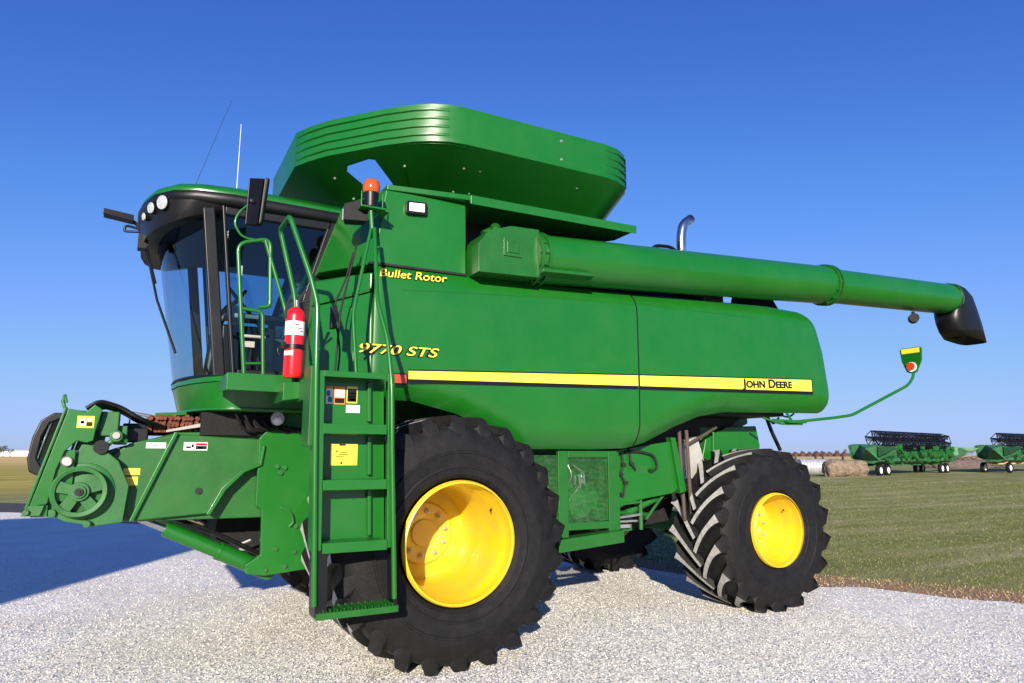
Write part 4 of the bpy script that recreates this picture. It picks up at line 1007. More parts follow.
b = B(); bx(b, -1.0, -.5, -.77, .77, .62, 1.0); cyl(b, (-1.24, -.30, .90), (-1.24, .95, .90), .29, seg=40); bx(b, -1.35, -.9, -.2, .6, .62, 1.05); bx(b, -.6, .3, -.55, .55, .72, 1.3)
for k in range(8): tube(b, [(-1.05, -.6+.14*k, .95), (-1.2, -.55+.14*k, .85+.03*(k % 3)), (-1.0, -.5+.14*k, .7)], .014, 6, rad=.06)
part('gearbox', b, M['rubber'], cb, .01)
b = B(); tube(b, [(-1.38, -.5, .72), (-1.32, -.5, .76), (-1.35, -.5, .79), (-1.27, -.5, .82)], .012, 6); bx(b, -1.36, -1.30, -.52, -.48, .74, .76); part('linkage', b, M['steel'], cb)
# header lift cylinders
for s in (-1, 1):
    b = B(); p0, p1, p2 = Vector((-1.93, s*.62, .955)), Vector((-1.52, s*.64, .76)), Vector((-1.16, s*.66, .585))
    cyl(b, p0, p1, .058, seg=24); cyl(b, p1, p2, .068, seg=24); cyl(b, p1-(p1-p0)*.04, p1+(p1-p0)*.02, .072, seg=24); cyl(b, (-1.16, s*.58, .585), (-1.16, s*.74, .585), .06, seg=18)
    hc = part('lift_cylinder', b, G, cb, .003, 40)
    b = B(); cyl(b, p0+(p0-p1)*.9, p0, .028, seg=16); part('piston_rod', b, M['chrome'], hc)
    b = B(); tube(b, [(-1.22, s*.60, .72), (-1.6, s*.60, .92), (-1.95, s*.58, 1.06), (-2.15, s*.55, 1.08)], .02, 8); tube(b, [(-1.80, s*.62, .985), (-1.6, s*.62, .90)], .012, 8); part('hose', b, M['black'], hc)
# ------------------------------------------------------------------ lower side: screen door, plates, rear
b = B()
for s in (-1, 1):
    y0, y1 = s*1.51, s*1.47
    bx(b, 1.15, 1.255, min(y0, y1), max(y0, y1), .80, 1.56); bx(b, 1.70, 1.80, min(y0, y1), max(y0, y1), .83, 1.56); bx(b, 1.256, 1.699, min(y0, y1), max(y0, y1), .86, .925); bx(b, 1.256, 1.699, min(y0, y1), max(y0, y1), 1.50, 1.56)
    bx(b, .45, .60, min(y0, y1), max(y0, y1), .8, 1.56); bx(b, .60, 1.149, min(y0, y1), max(y0, y1), .80, .87)
    pr(b, [(1.13, .68), (1.84, .73), (1.84, .84), (1.13, .79)], s*1.545, s*1.40)
    bx(b, 1.80, 1.84, min(s*1.49, s*1.2), max(s*1.49, s*1.2), .80, 1.55)
sdz = part('screen_frame', b, GD, cb, .005)
b = B(); pr(b, [(1.25, .92), (1.70, .93), (1.70, 1.51), (1.25, 1.51)], -1.49, -1.488); pr(b, [(.60, .87), (1.15, .87), (1.15, 1.52), (.6, 1.52)], -1.49, -1.488); part('screen', b, M['screen'], sdz, 0, 0)
b = B()   # machinery behind the screen
for k in range(5):
    cyl(b, (1.30+.12*k, -1.30, 1.0+.1*((k*3) % 4)), (1.30+.12*k, -1.05, 1.0+.1*((k*3) % 4)), .07+.02*(k % 2), seg=20)
lathe(b, [(.02, -.02), (.13, -.01), (.14, .03), (.14, .05), (.02, .05)], (1.48, -1.36, 1.08), 32)
part('drive_unit', b, GD, cb, .004)
b = B()
for k in range(4): tube(b, [(1.32+.09*k, -1.38+.02*k, 1.46-.03*k), (1.36+.05*((k*3) % 4), -1.42, 1.34), (1.34+.07*k, -1.36, 1.24-.04*((k*2) % 3))], .006, 6, rad=.05)
for k in range(3): bx(b, 1.38+.05*k, 1.395+.05*k, -1.42, -1.40, 1.26, 1.34)
part('cable', b, M['steel'], cb)
b = B()   # sloping plate with hoses
pr(b, [(1.86, 1.56), (2.62, 1.66), (2.74, 1.20), (2.62, 1.14), (2.2, 1.09), (1.88, 1.00)], -1.33, -1.30); pr(b, [(2.60, 1.70), (2.66, 1.70), (2.78, 1.16), (2.70, 1.14)], -1.37, -1.28)
pr(b, [(1.86, 1.56), (2.62, 1.66), (2.74, 1.20), (1.88, 1.00)], 1.30, 1.33)
pl = part('side_plate', b, G, cb, .006)
b = B()
tube(b, [(1.98, -1.345, 1.55), (2.0, -1.35, 1.42), (1.96, -1.35, 1.34), (2.02, -1.35, 1.25), (1.98, -1.35, 1.12)], .011, 8, rad=.05)
tube(b, [(2.02, -1.345, 1.55), (2.2, -1.36, 1.56), (2.38, -1.36, 1.52), (2.42, -1.36, 1.40), (2.34, -1.36, 1.36)], .012, 8, rad=.08)
tube(b, [(2.08, -1.345, 1.60), (2.08, -1.36, 1.45), (2.14, -1.36, 1.38)], .011, 8, rad=.05)
for x, z in ((1.96, 1.34), (2.02, 1.26), (2.34, 1.37), (2.0, 1.43), (2.1, 1.44), (1.97, 1.15)): bx(b, x-.022, x+.022, -1.365, -1.332, z-.014, z+.014)
part('hose', b, M['dark'], pl)
b = B(); bx(b, 2.16, 2.30, -1.335, -1.331, 1.34, 1.42); part('warning_sticker', b, M['greenc'], pl)
b = B()  # rods, shaft and shoe below the plate
cyl(b, (1.86, -1.2, .86), (2.55, -1.2, 1.10), .035, seg=12); cyl(b, (1.9, -1.3, .98), (2.5, -1.1, .92), .02, seg=10); cyl(b, (2.25, -1.28, .80), (2.25, -1.28, 1.12), .02, seg=10)
cyl(b, (2.1, -.9, .70), (2.9, -.9, 1.25), .05, seg=12); bx(b, 1.88, 2.12, -1.3, -.9, .80, .86); cyl(b, (1.9, -1.34, 1.05), (2.2, -1.34, 1.07), .012, seg=8); cyl(b, (2.3, -1.3, .9), (2.6, -1.25, 1.15), .014, seg=8)
part('shaft', b, M['greenc'], cb)
b = B(); pr(b, [(1.9, .95), (2.2, .72), (3.1, .80), (3.35, 1.3), (2.6, 1.3)], -.72, .72); bx(b, 3.36, 4.1, -.7, .7, 1.05, 1.29); part('underbody_fill', b, M['dark'], cb, .01)  # dark filler mass, added to blacken the open underbody and shade the far wheel
b = B(); bx(b, 1.88, 2.06, -1.36, -1.30, .835, .865); bx(b, 1.92, 2.16, -1.34, -1.30, .885, .90); cyl(b, (1.95, -1.33, .93), (2.2, -1.33, .95), .012, seg=8); part('linkage', b, M['steel'], cb)
b = B()
pr(b, [(2.3, 1.3), (2.3, 1.95), (4.05, 1.95), (3.4, 1.55), (2.9, 1.05)], -.95, .95); part('rear_housing', b, M['dark'], cb, .01)
for s in (-1, 1):
    b = B()
    pr(b, [(3.28, 1.25), (3.42, 1.72), (3.75, 1.84), (4.22, 1.86), (4.27, 1.62), (4.1, 1.30), (3.5, 1.15)], s*1.02, s*.96)
    pr(b, [(3.47, 1.2), (3.50, 1.78), (3.53, 1.78), (3.50, 1.2)], s*1.05, s*1.02)
    part('chopper_side', b, G, cb, .01)
b = B(); bx(b, 3.4, 4.2, -.955, .955, 1.3, 1.84); part('straw_chopper', b, GD, cb, .01)
b = B()
for x, y in ((2.80, -1.27), (2.90, -1.27)):
    tube(b, [(x-.0, y, 1.78), (x+.01, y, 1.3), (x+.03, y, .86)], .020, 10)
tube(b, [(2.96, -1.2, 1.63), (3.4, -1.2, 1.82)], .015, 8)
part('hydraulic_line', b, M['brown'], cb)
b = B(); pr(b, [(2.98, 1.66), (3.2, 1.72), (3.32, 1.35), (3.1, 1.2), (2.96, 1.3)], -1.12, -1.05); part('mud_guard', b, M['lgrey'], cb, .01)
b = B(); tube(b, [(4.42, -1.0, 1.98), (4.50, -1.0, 1.80), (4.63, -1.0, 1.58)], .022, 8, rad=.05); tube(b, [(4.38, -1.05, 1.98), (4.42, -1.1, 1.88), (4.52, -1.1, 1.96)], .012, 8, rad=.03)
tube(b, [(4.15, -1.4, 1.98), (4.3, -1.42, 1.94), (4.42, -1.4, 1.99)], .010, 6, rad=.05)
part('cable', b, M['black'], cb)
# ------------------------------------------------------------------ marker arm at the rear
b = B(); tube(b, [(3.95, -1.50, 1.90), (4.2, -1.60, 1.885), (4.75, -1.68, 1.94), (5.03, -1.70, 1.975), (5.99, -1.80, 2.355), (6.10, -1.81, 2.455), (6.12, -1.82, 2.585)], .017, 10, rad=.07)
tube(b, [(4.15, -1.5, 2.02), (4.15, -1.58, 1.90)], .014, 8); bx(b, 4.05, 4.35, -1.62, -1.56, 1.87, 1.89)
tube(b, [(3.85, -1.45, 1.93), (4.0, -1.55, 1.86), (4.3, -1.6, 1.86)], .012, 8, rad=.06)
am = part('marker_arm', b, G, cb)
b = B()
plate = [(-1.865, 2.52), (-1.80, 2.505), (-1.74, 2.53), (-1.69, 2.66), (-1.675, 2.80), (-1.695, 2.825), (-1.93, 2.825), (-1.95, 2.80), (-1.935, 2.66)]
prx(b, plate, 6.09, 6.112); mp_ = part('marker_plate', b, M['green'], am, .006)
b = B(); prx(b, [(-1.925, 2.815), (-1.70, 2.815), (-1.703, 2.755), (-1.922, 2.755)], 6.084, 6.088); part('yellow_sticker', b, M['stripe'], mp_, 0, 0)
b = B(); cyl(b, (6.072, -1.812, 2.585), (6.088, -1.812, 2.585), .06, seg=28); part('reflector_ring', b, M['white'], mp_)
b = B(); cyl(b, (6.055, -1.812, 2.592), (6.071, -1.812, 2.592), .048, .05, 28); cyl(b, (6.112, -1.812, 2.592), (6.13, -1.812, 2.592), .048, seg=28); part('marker_lens', b, M['redorange'], mp_)

# ------------------------------------------------------------------ fire extinguisher
fe = thing('fire_extinguisher', 'red fire extinguisher with white label strapped upright beside the cab ladder', 'fire extinguisher', (-1.245, -1.80, 2.06))
b = B(); lathe(b, [(0, .0), (.057, .0), (.065, .008), (.067, .02), (.067, .44), (.060, .475), (.035, .50), (.02, .512), (0, .514)], (0, 0, 0), 36, 'Z'); part('tank', b, M['red'], fe, 0, 50)
b = B()
def wrap(b, r, z0, z1, a0, a1, n=16):
    A = [b.verts.new((r*math.cos(a0+(a1-a0)*i/n), r*math.sin(a0+(a1-a0)*i/n), z0)) for i in range(n+1)]; Z = [b.verts.new((v.co.x, v.co.y, z1)) for v in A]
    for i in range(n): b.faces.new((A[i], A[i+1], Z[i+1], Z[i]))
wrap(b, .0682, .30, .40, R(175), R(330)); wrap(b, .0682, .155, .185, R(190), R(255)); part('label', b, M['white'], fe)
b = B(); wrap(b, .0688, .345, .352, R(230), R(300)); wrap(b, .0688, .325, .330, R(220), R(310)); wrap(b, .0688, .37, .378, R(240), R(280)); part('label_print', b, M['black'], fe)
b = B(); lathe(b, [(.068, .20), (.073, .20), (.073, .235), (.068, .235)], (0, 0, 0), 32, 'Z', closed=True); bx(b, -.09, -.05, -.03, .02, .20, .25); tube(b, [(-.08, -.02, .24), (-.12, -.03, .19), (-.10, -.03, .15)], .007, 6, rad=.02)
bx(b, -.02, .02, .06, .20, .05, .35); part('strap', b, M['black'], fe, .003)
b = B(); cyl(b, (0, 0, .51), (0, 0, .56), .018, seg=12); part('valve', b, M['steel'], fe)
b = B(); hexa(b, [(-.01, -.01, .55), (.01, -.01, .55), (.01, .01, .55), (-.01, .01, .55), (.05, -.01, .64), (.07, -.01, .63), (.07, .01, .63), (.05, .01, .64)]); hexa(b, [(-.01, -.01, .54), (.01, -.01, .54), (.01, .01, .54), (-.01, .01, .54), (.09, -.01, .58), (.10, -.01, .565), (.10, .01, .565), (.09, .01, .58)])
tube(b, [(0, 0, .545), (-.05, -.01, .56), (-.075, -.02, .50), (-.07, -.02, .42)], .008, 8, rad=.03); part('lever', b, M['dark'], fe)

# ------------------------------------------------------------------ background
HG = mat('faded_green_header', (0.014, 0.115, 0.04), .5, var=.3, vscale=2, dust=(.16, .19, .12), dustamt=.5)
def header(p0, p1, zb, beamcol, names, labels, reel_label, seed, twin=True):
    rr_ = random.Random(seed)
    d = Vector(p1)-Vector(p0); L = d.length; ang = math.atan2(d.y, d.x)
    loc = (p0[0], p0[1], zb)
    t = thing('header_trailer', labels[0], 'trailer', loc, ang)
    b = B(); bx(b, .6, L-.4, .15, .30, .62, .80); bx(b, .6, L-.4, -.35, -.22, .62, .76)
    for x in (1.2, L*.35, L*.65, L-1.2): bx(b, x, x+.12, -.6, .8, .66, .80); bx(b, x, x+.10, -.45, -.35, .8, 1.25)
    tube(b, [(L-.4, .1, .7), (L+.8, .1, .6), (L+1.3, .1, .45)], .06, 8)
    part('trailer_frame', b, beamcol, t, .01)
    for x in ((.3, 1.35, L-2.0, L-1.1) if twin else (1.0, L-1.5)):
        for y in (-.75, .85):
            b = B(); lathe(b, [(.20, -.11), (.33, -.12), (.375, -.08), (.385, 0), (.375, .08), (.33, .12), (.20, .11)], (x, y, .38), 24, closed=True); w_ = part('wheel', b, M['rubber'], t)
            b = B(); lathe(b, [(0, -.07), (.15, -.06), (.20, -.10), (.21, -.10), (.21, .10), (0, .07)], (x, y, .38), 20); part('rim', b, M['white'], w_)
    h = thing('grain_header', labels[1], 'header', loc, ang)
    # trough back sheet and table
    b = B()
    sec = [(-.9, .92), (-.55, .78), (.35, .85), (.75, 1.2), (.85, 1.95), (.75, 1.98), (.62, 1.35), (.25, 1.1), (-.55, 1.05), (-.9, 1.15)]
    loft(b, [(0, y, z) for y, z in sec], [(L, y, z) for y, z in sec]); part('table', b, HG, h, .01)
    for x in (0, L-.08):      # end sheets with long pointed dividers
        b = B(); e = [(-2.0, 1.55), (-1.5, 1.80), (-.5, 1.98), (.6, 2.0), (.95, 1.9), (.8, 1.1), (.2, .85), (-.8, .95), (-1.6, 1.30)]
        loft(b, [(x, y, z) for y, z in e], [(x+.08, y, z) for y, z in e]); part('end_sheet', b, HG, h, .02)
    b = B()                    # snouts at the open front
    for x in (0.0, L): loft(b, [(x-.3, -1.0, 1.2), (x+.3, -1.0, 1.2), (x+.3, -1.0, 1.85), (x-.3, -1.0, 1.85)], [(x-.05-(.8 if x == 0 else -.8), -2.3, 1.72), (x+.05-(.8 if x == 0 else -.8), -2.3, 1.72), (x+.05-(.8 if x == 0 else -.8), -2.3, 1.82), (x-.05-(.8 if x == 0 else -.8), -2.3, 1.82)])
    loft(b, [(0, -.95, .95), (0, .2, 1.0), (0, .2, 1.95), (0, -.95, 1.9)], [(-1.15, -.75, 1.62), (-1.15, -.65, 1.62), (-1.15, -.65, 1.74), (-1.15, -.75, 1.72)])
    part('divider', b, HG, h, .02)
    b = B()
    for k in range(46):
        x = rr_.uniform(.5, L-.5); y = -1.0-rr_.random()*.25; zz_ = rr_.uniform(.80, 1.75); s_ = rr_.uniform(.08, .28)
        bx(b, x, x+s_*rr_.uniform(.5, 3), y, y+.15, zz_, zz_+s_)
        if k % 2: tube(b, [(x, y, zz_), (x+s_, y-.08, zz_-.2), (x+s_*2, y, zz_-.1)], .025, 6)
    for k in range(7): cyl(b, (L*(.12+.13*k), -1.05, 1.35), (L*(.12+.13*k)+.0, -1.3, 1.35), .22, seg=14)
    part('drive_unit', b, M['greenc'], h)
    b = B(); 
    for k in range(9): x = L*(.08+.1*k); bx(b, x, x+.25, -1.12, -1.06, 1.2, 1.5)
    part('backing_plate', b, M['dark'], h)
    # reel
    b = B(); cx_, cz_, rr2 = -.55, 2.30, .52
    cyl(b, (.3, cx_, cz_), (L-.5, cx_, cz_), .10, seg=12)
    for k in range(6):
        a = 2*PI*k/6+.3; yy, z2 = cx_+rr2*math.cos(a), cz_+rr2*math.sin(a)
        cyl(b, (.3, yy, z2), (L-.5, yy, z2), .035, seg=8)
        for q in range(int(L/.16)):
            x = .35+q*.16
            if x < L-.6: hexa(b, [(x, yy-.012, z2-.28), (x+.03, yy-.012, z2-.28), (x+.03, yy+.012, z2-.28), (x, yy+.012, z2-.28), (x, yy-.02, z2), (x+.05, yy-.02, z2), (x+.05, yy+.02, z2), (x, yy+.02, z2)])
    for q in range(9):
        x = .3+(L-.85)*q/8
        for k in range(6):
            a = 2*PI*k/6+.3; e = Vector((x, cx_+rr2*math.cos(a), cz_+rr2*math.sin(a))); a2 = 2*PI*(k+1)/6+.3
            f = Vector((x, cx_+rr2*math.cos(a2), cz_+rr2*math.sin(a2)))
            cyl(b, (x, cx_, cz_), e, .03, seg=6); cyl(b, e, f, .025, seg=6)
            if q < 8:
                e2 = Vector((x+(L-.85)/16, e.y, e.z)); 
                cyl(b, (x, cx_, cz_), e2, .03, seg=6); cyl(b, (x+(L-.85)/8, cx_, cz_), e2, .03, seg=6)
    part('reel', b, M['black'], h, 0)
    b = B()
    for x in (L-.2,): tube(b, [(x, .8, 1.9), (x, .2, 2.45), (x, -.55, 2.35)], .06, 8)
    tube(b, [(L-.1, .3, 2.0), (L+.1, .0, 2.6), (L+.3, -.2, 2.7), (L+.5, -.2, 2.1)], .03, 6, rad=.2)
    part('reel_arm', b, M['black'], h)
header((37.8, 20.7), (49.6, 22.8), .20, HG, None, ('green header trailer with white rimmed wheels standing on the lawn behind the combine', 'green header with black bat reel carried on the trailer nearest the combine'), None, 3)
header((51.2, 20.2), (64.0, 21.5), .24, mat('faded_orange_frame', (.62, .36, .22), .6, var=.2), None, ('header trailer with faded orange frame at the right edge of the lawn', 'green header with black reel on the orange framed trailer at the right edge'), None, 8, False)
# things lying on the grass behind the rear wheel
def at(px, D, z=0.0):
    lat = (px-512)/682*D*math.cos(PITCH)
    return Vector((CAM.x+FW.x*D+math.cos(YAW)*lat, CAM.y+FW.y*D-math.sin(YAW)*lat, z))
p = at(818, 46); q = at(826, 43)
silver = mat('dull_galvanised', (.36, .37, .40), .5, metal=.3, var=.15, vscale=4)
t = thing('corrugated_tank', 'dull silver corrugated tank lying on its side beside the rusty rolls', 'tank', (p.x, p.y, .22), -YAW)
b = B(); prof = [(0, -1.3)]
for k in range(26): prof.append((.50+.03*(k % 2), -1.3+.1*k))
prof.append((0, 1.3)); lathe(b, prof, (0, 0, .52), 36, 'X'); part('shell', b, silver, t, 0, 20)
b = B(); lathe(b, [(.1, 1.31), (.46, 1.32), (.48, 1.30)], (0, 0, .52), 30, 'X'); part('end_cap', b, M['dark'], t)
straw = mat('weathered_straw', (.20, .15, .105), .95, var=.6, vscale=5, bump=.8, bscale=12, dust=(.08, .04, .025), dustamt=.9)
for k, px in enumerate((833, 844, 855)):
    p = at(px, 41.5+k*.6); b = B(); rk = random.Random(k)
    rgs = lathe(b, [(0.0, -.55), (.35, -.56), (.47, -.50), (.52, -.2), (.53, .2), (.49, .5), (.35, .56), (0.0, .55)], (0, 0, .50), 30, 'X')
    for v in b.verts: v.co += Vector((rk.uniform(-.05, .05), rk.uniform(-.06, .06), rk.uniform(-.06, .06)))
    o = part('round_bale', b, straw, None, 0, 60); o.location = (p.x, p.y, .19); o.rotation_euler = (0, 0, -YAW+.1)
    tag(o, ['weathered brown round bale with dark open end next to the silver tank', 'middle one of three weathered brown round bales in a row', 'weathered brown round bale closest to the header trailer wheels'][k], 'bale', 'weathered bales in a row on the grass')
rustd = mat('dark_rusty_iron', (.07, .035, .03), .85, var=.5, vscale=3)
for k, px in enumerate((809, 829)):
    p = at(px, 50); b = B()
    for j in range(5): tube(b, [(-1.2+.5*j, -.3, 1.22), (-.95+.5*j, .1, 1.42+.05*(j % 2)), (-.6+.5*j, .4, 1.3)], .09, 8)
    bx(b, -1.3, 1.5, -.1, .1, 1.15, 1.38); bx(b, -1.0, -.9, -.1, .1, 0, 1.15); bx(b, .9, 1.0, -.1, .1, 0, 1.15)
    o = part('tillage_frame', b, rustd, None); o.location = (p.x, p.y, .25); o.rotation_euler = (0, 0, -YAW-.1)
    tag(o, ['dark rusty implement frame standing behind the silver tank, half hidden by the rear tyre', 'dark rusty implement frame standing behind the brown round bales'][k], 'farm implement', 'rusty frames behind the bales')
# brush and old machinery heap between the headers
p = at(962, 66); b = B(); rk = random.Random(11); b2 = B()
for k in range(160):
    x = rk.gauss(0, 1.6); h_ = max(.1, 1.1-abs(x)*.28)*rk.random()
    a = rk.uniform(-1, 1); l_ = rk.uniform(.4, 1.4)
    tube(b, [(x, rk.uniform(-.8, .8), h_), (x+l_*math.cos(a), rk.uniform(-.8, .8), h_+l_*math.sin(a)*.4)], rk.uniform(.02, .07), 5)
bmesh.ops.create_uvsphere(b, u_segments=24, v_segments=12, radius=1.0, matrix=Matrix.Translation((0, 0, .1)) @ Matrix.Diagonal((2.9, 1.0, .85, 1)))
for v in b.verts: v.co.z = max(v.co.z, -.05); v.co += Vector((rk.uniform(-.05, .05),)*3)
o = part('brush_pile', b, mat('dry_brush', (.10, .07, .06), .95, var=.5, vscale=5), None, 0, 0); o.location = (p.x, p.y, .28); o.rotation_euler = (0, 0, -YAW)
tag(o, 'low dark brown pile of brush and branches between the two headers', 'brush pile')
# long white building and trees on the left horizon
p = at(-16, 640); wb = thing('long_shed', 'long low white shed far away on the left horizon', 'shed', (p.x, p.y, .28), -YAW)
b = B(); bx(b, -75, 92, 0, 30, 0, 5.0); part('wall', b, M['white'], wb); b = B(); prx(b, [(-1, 5.01), (31, 5.01), (15, 7.0)], -76, 93); part('roof', b, mat('pale_metal_roof', (.55, .57, .6), .5), wb)
leafm = mat('distant_foliage', (.045, .055, .035), .95, var=.4, vscale=.6)
leafa = mat('autumn_foliage', (.10, .075, .045), .95, var=.4, vscale=.6)
bark = mat('bark', (.06, .05, .04), .9)
def tree(px, D, H, m, label, grp, seed):
    rk = random.Random(seed); p = at(px, D)
    t = thing('tree', label, 'tree', (p.x, p.y, .25), rk.random()*6, grp)
    b = B(); tube(b, [(0, 0, -.2), (.1, 0, H*.3), (0, .1, H*.6)], H*.035, 8, taper=H*.012)
    for k in range(5): a = 2*PI*k/5; tube(b, [(.05, 0, H*(.25+.05*k)), (math.cos(a)*H*.22, math.sin(a)*H*.22, H*(.5+.07*k))], H*.012, 5, taper=H*.004)
    part('trunk', b, bark, t)
    b = B()
    cl = [(Vector((rk.gauss(0, .17), rk.gauss(0, .17), rk.uniform(.34, .88)))*H, rk.uniform(.08, .17)*H) for _ in range(16)]
    for c_, r_ in cl:
        for _ in range(42):
            v = Vector((rk.gauss(0, 1), rk.gauss(0, 1), rk.gauss(0, .8))).normalized()*r_*rk.uniform(.5, 1.05)+c_
            s_ = H*.022*rk.uniform(.6, 1.5); u1 = Vector((rk.gauss(0, 1), rk.gauss(0, 1), rk.gauss(0, 1))).normalized(); u2 = u1.orthogonal().normalized()
            b.faces.new([b.verts.new(v+u1*s_), b.verts.new(v+u2*s_), b.verts.new(v-u1*s_), b.verts.new(v-u2*s_)])
    part('crown', b, m, t, 0, 0, recalc=False)
tr = [(3, 430, 7.5), (10, 445, 6.5), (-4, 440, 8)]
for k, (px, D, H) in enumerate(tr): tree(px, D, H, leafm, ['first small dark tree from the left on the horizon above the stubble field', 'small dark tree on the left horizon, nearer the machine', 'small dark tree on the horizon at the very left edge'][k], 'small trees on the left horizon', k)
rt = [(846, 900, 9), (1018, 620, 9), (972, 900, 8), (930, 1000, 9), (838, 980, 8)]
for k, (px, D, H) in enumerate(rt): tree(px, D, H, leafa, ['far brownish tree on the horizon just right of the rear wheel', 'far brownish tree on the horizon at the right edge behind the second header', 'far brownish tree seen in the gap between the two headers', 'far brownish tree behind the reel end of the nearer header', 'far brownish tree just above the silver tank'][k], 'trees on the far right horizon', 20+k)

# ------------------------------------------------------------------ off-frame: the barn whose shadow lies on the yard, and the photographer
dS = Vector((math.sin(AZ), math.cos(AZ))); pS = Vector((dS.y, -dS.x)); TE = math.tan(SUN_EL)
Eg = Vector((-.45, 7.65)); BK = 17.0
cor = Eg-dS*BK; eave = BK*TE; wid = 11.0; ridge = eave+1.32
bar = thing('barn', 'grey metal barn with a gable roof behind the photographer', 'barn', (cor.x, cor.y, 0), math.atan2(-pS.y, -pS.x))
b = B(); Ld = 22.0
# local x runs away from the yard edge, local y runs towards the sun
sy = 1 if Vector((-math.sin(math.atan2(-pS.y, -pS.x)), math.cos(math.atan2(-pS.y, -pS.x)))).dot(-dS) > 0 else -1
loft(b, [(0, 0, 0), (wid, 0, 0), (wid, 0, eave), (wid*.5, 0, ridge), (0, 0, eave)], [(0, sy*Ld, 0), (wid, sy*Ld, 0), (wid, sy*Ld, eave), (wid*.5, sy*Ld, ridge), (0, sy*Ld, eave)])
part('wall', b, mat('grey_siding', (.42, .43, .42), .5, var=.1), bar)
b = B(); 
for xa, za, xb, zb in ((-.15, eave-.03, wid*.5, ridge+.03), (wid+.15, eave-.03, wid*.5, ridge+.03)):
    loft(b, [(xa, -sy*.15, za), (xb, -sy*.15, zb), (xb, -sy*.15, zb+.08), (xa, -sy*.15, za+.08)], [(xa, sy*(Ld+.15), za), (xb, sy*(Ld+.15), zb), (xb, sy*(Ld+.15), zb+.08), (xa, sy*(Ld+.15), za+.08)])
part('roof', b, mat('green_metal_roof', (.05, .12, .07), .4), bar)
b = B(); bx(b, wid*.3, wid*.7, min(-sy*.06, -sy*.005), max(-sy*.06, -sy*.005), 0, 3.6); part('door', b, M['white'], bar)
def person(loc, rz):
    o0 = thing('person', 'person in a dark jacket holding a camera to the face, standing on the gravel', 'person', loc, rz)
    J = {'pel': (0, 0, .95), 'sp': (0, 0, 1.15), 'ch': (0, 0, 1.35), 'nk': (0, -.01, 1.47), 'hd': (0, .01, 1.56), 'tp': (0, .0, 1.66),
         'hl': (.10, 0, .90), 'kl': (.11, .02, .49), 'al': (.12, -.02, .09), 'fl': (.13, .14, .04), 'hr': (-.10, 0, .90), 'kr': (-.11, .02, .49), 'ar': (-.12, -.02, .09), 'fr': (-.14, .14, .04),
         'sl': (.19, -.01, 1.40), 'el': (.24, .08, 1.16), 'wl': (.12, .20, 1.40), 'sr': (-.19, -.01, 1.40), 'er': (-.24, .08, 1.16), 'wr': (-.12, .20, 1.42)}
    Rr = {'pel': .15, 'sp': .13, 'ch': .15, 'nk': .06, 'hd': .095, 'tp': .07, 'hl': .09, 'kl': .06, 'al': .045, 'fl': .04, 'hr': .09, 'kr': .06, 'ar': .045, 'fr': .04, 'sl': .07, 'el': .048, 'wl': .032, 'sr': .07, 'er': .048, 'wr': .032}
    E_ = [('pel', 'sp'), ('sp', 'ch'), ('ch', 'nk'), ('nk', 'hd'), ('hd', 'tp'), ('pel', 'hl'), ('hl', 'kl'), ('kl', 'al'), ('al', 'fl'), ('pel', 'hr'), ('hr', 'kr'), ('kr', 'ar'), ('ar', 'fr'), ('ch', 'sl'), ('sl', 'el'), ('el', 'wl'), ('ch', 'sr'), ('sr', 'er'), ('er', 'wr')]
    K = list(J); 
    for s, wn in ((1, 'wl'), (-1, 'wr')):
        w0 = Vector(J[wn])
        for k in range(5):
            f1 = w0+Vector((-s*(.02+.012*k*0), .04, .035-.018*k)); f2 = f1+Vector((-s*.035, .025, .0)); nm = wn+str(k)
            J[nm] = tuple(f1); J[nm+'b'] = tuple(f2); Rr[nm] = .010; Rr[nm+'b'] = .008; E_ += [(wn, nm), (nm, nm+'b')]
    K = list(J); me = bpy.data.meshes.new('body'); me.from_pydata([J[k] for k in K], [(K.index(a), K.index(c)) for a, c in E_], [])
    o = bpy.data.objects.new('body', me); C.objects.link(o)
    sk_ = o.modifiers.new('skin', 'SKIN')
    for i, k in enumerate(K): me.skin_vertices[0].data[i].radius = (Rr[k], Rr[k])
    me.skin_vertices[0].data[0].use_root = True
    o.modifiers.new('sub', 'SUBSURF').levels = 2; o.modifiers['sub'].render_levels = 2
    o.parent = o0; me.materials.append(mat('dark_clothes', (.03, .035, .05), .8))
    return o0
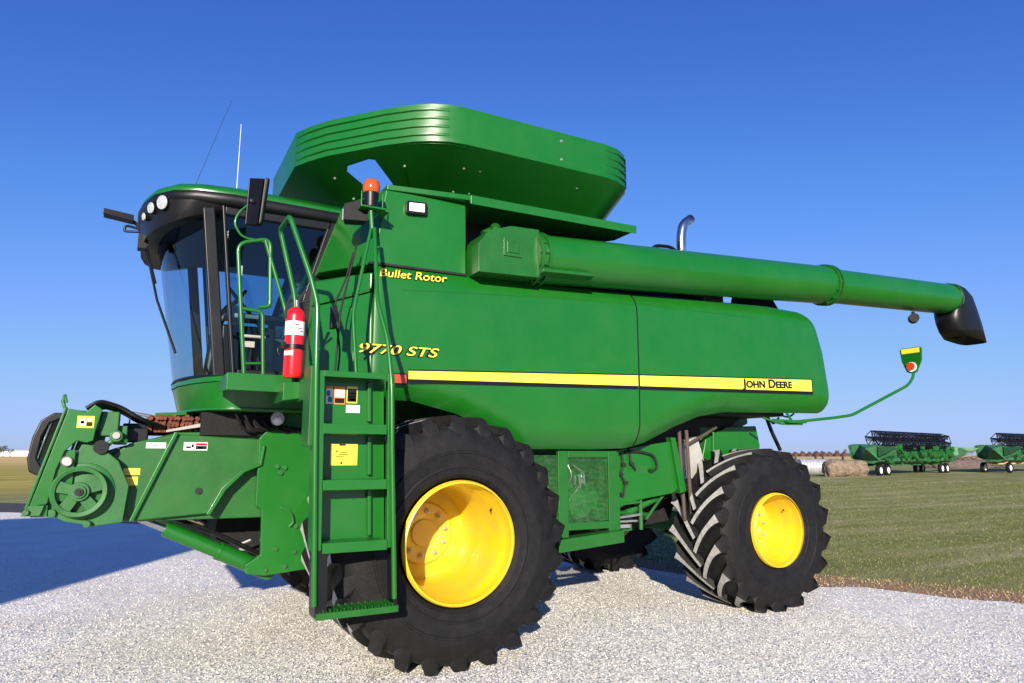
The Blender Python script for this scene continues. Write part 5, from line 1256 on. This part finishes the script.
pt = CAM.to_2d()-dS*.30
person((pt.x, pt.y, -.04), -AZ)

# ------------------------------------------------------------------ pieces of one mesh that stand apart become parts of their own
def split_apart(o):
    me = o.data; nv = len(me.vertices)
    if nv > 60000 or nv == 0: return
    co = np.empty(nv*3, np.float32); me.vertices.foreach_get('co', co); co = co.reshape(-1, 3)
    ed = np.empty(len(me.edges)*2, np.int32); me.edges.foreach_get('vertices', ed); ed = ed.reshape(-1, 2)
    lab = np.arange(nv)
    while True:
        m = np.minimum(lab[ed[:, 0]], lab[ed[:, 1]]); old = lab.copy()
        np.minimum.at(lab, ed[:, 0], m); np.minimum.at(lab, ed[:, 1], m); lab = lab[lab]
        if (lab == old).all(): break
    ids, isl = np.unique(lab, return_inverse=True); k = len(ids)
    if k < 2 or k > 400: return
    lo = np.full((k, 3), np.inf); hi = -lo
    np.minimum.at(lo, isl, co); np.maximum.at(hi, isl, co); size = (hi-lo).max(1)
    gap = np.maximum(0, np.maximum(lo[:, None]-hi[None], lo[None]-hi[:, None]))
    near = np.sqrt((gap**2).sum(2)) <= np.maximum(.02, .5*np.maximum(size[:, None], size[None]))
    pc = np.arange(k)
    for _ in range(k):
        new = np.array([pc[near[i]].min() for i in range(k)])
        if (new == pc).all(): break
        pc = new
    us = np.unique(pc)
    if len(us) < 2 or len(us) > 16: return
    src = me.copy()
    for n_, u_ in enumerate(us):
        keep = set(np.nonzero(pc[isl] == u_)[0].tolist())
        b = bmesh.new(); b.from_mesh(src); b.verts.ensure_lookup_table()
        bmesh.ops.delete(b, geom=[v for v in b.verts if v.index not in keep], context='VERTS')
        if n_ == 0: b.to_mesh(me)
        else:
            c = o.copy(); c.data = bpy.data.meshes.new(o.data.name); b.to_mesh(c.data)
            for x in src.materials: c.data.materials.append(x)
            C.objects.link(c); c.parent = o.parent
        b.free()
    bpy.data.meshes.remove(src)
for o in list(C.objects):
    if o.type == 'MESH' and o.parent and not o.name.startswith(('label_print', 'crown', 'tyre', 'feeder_chain')): split_apart(o)
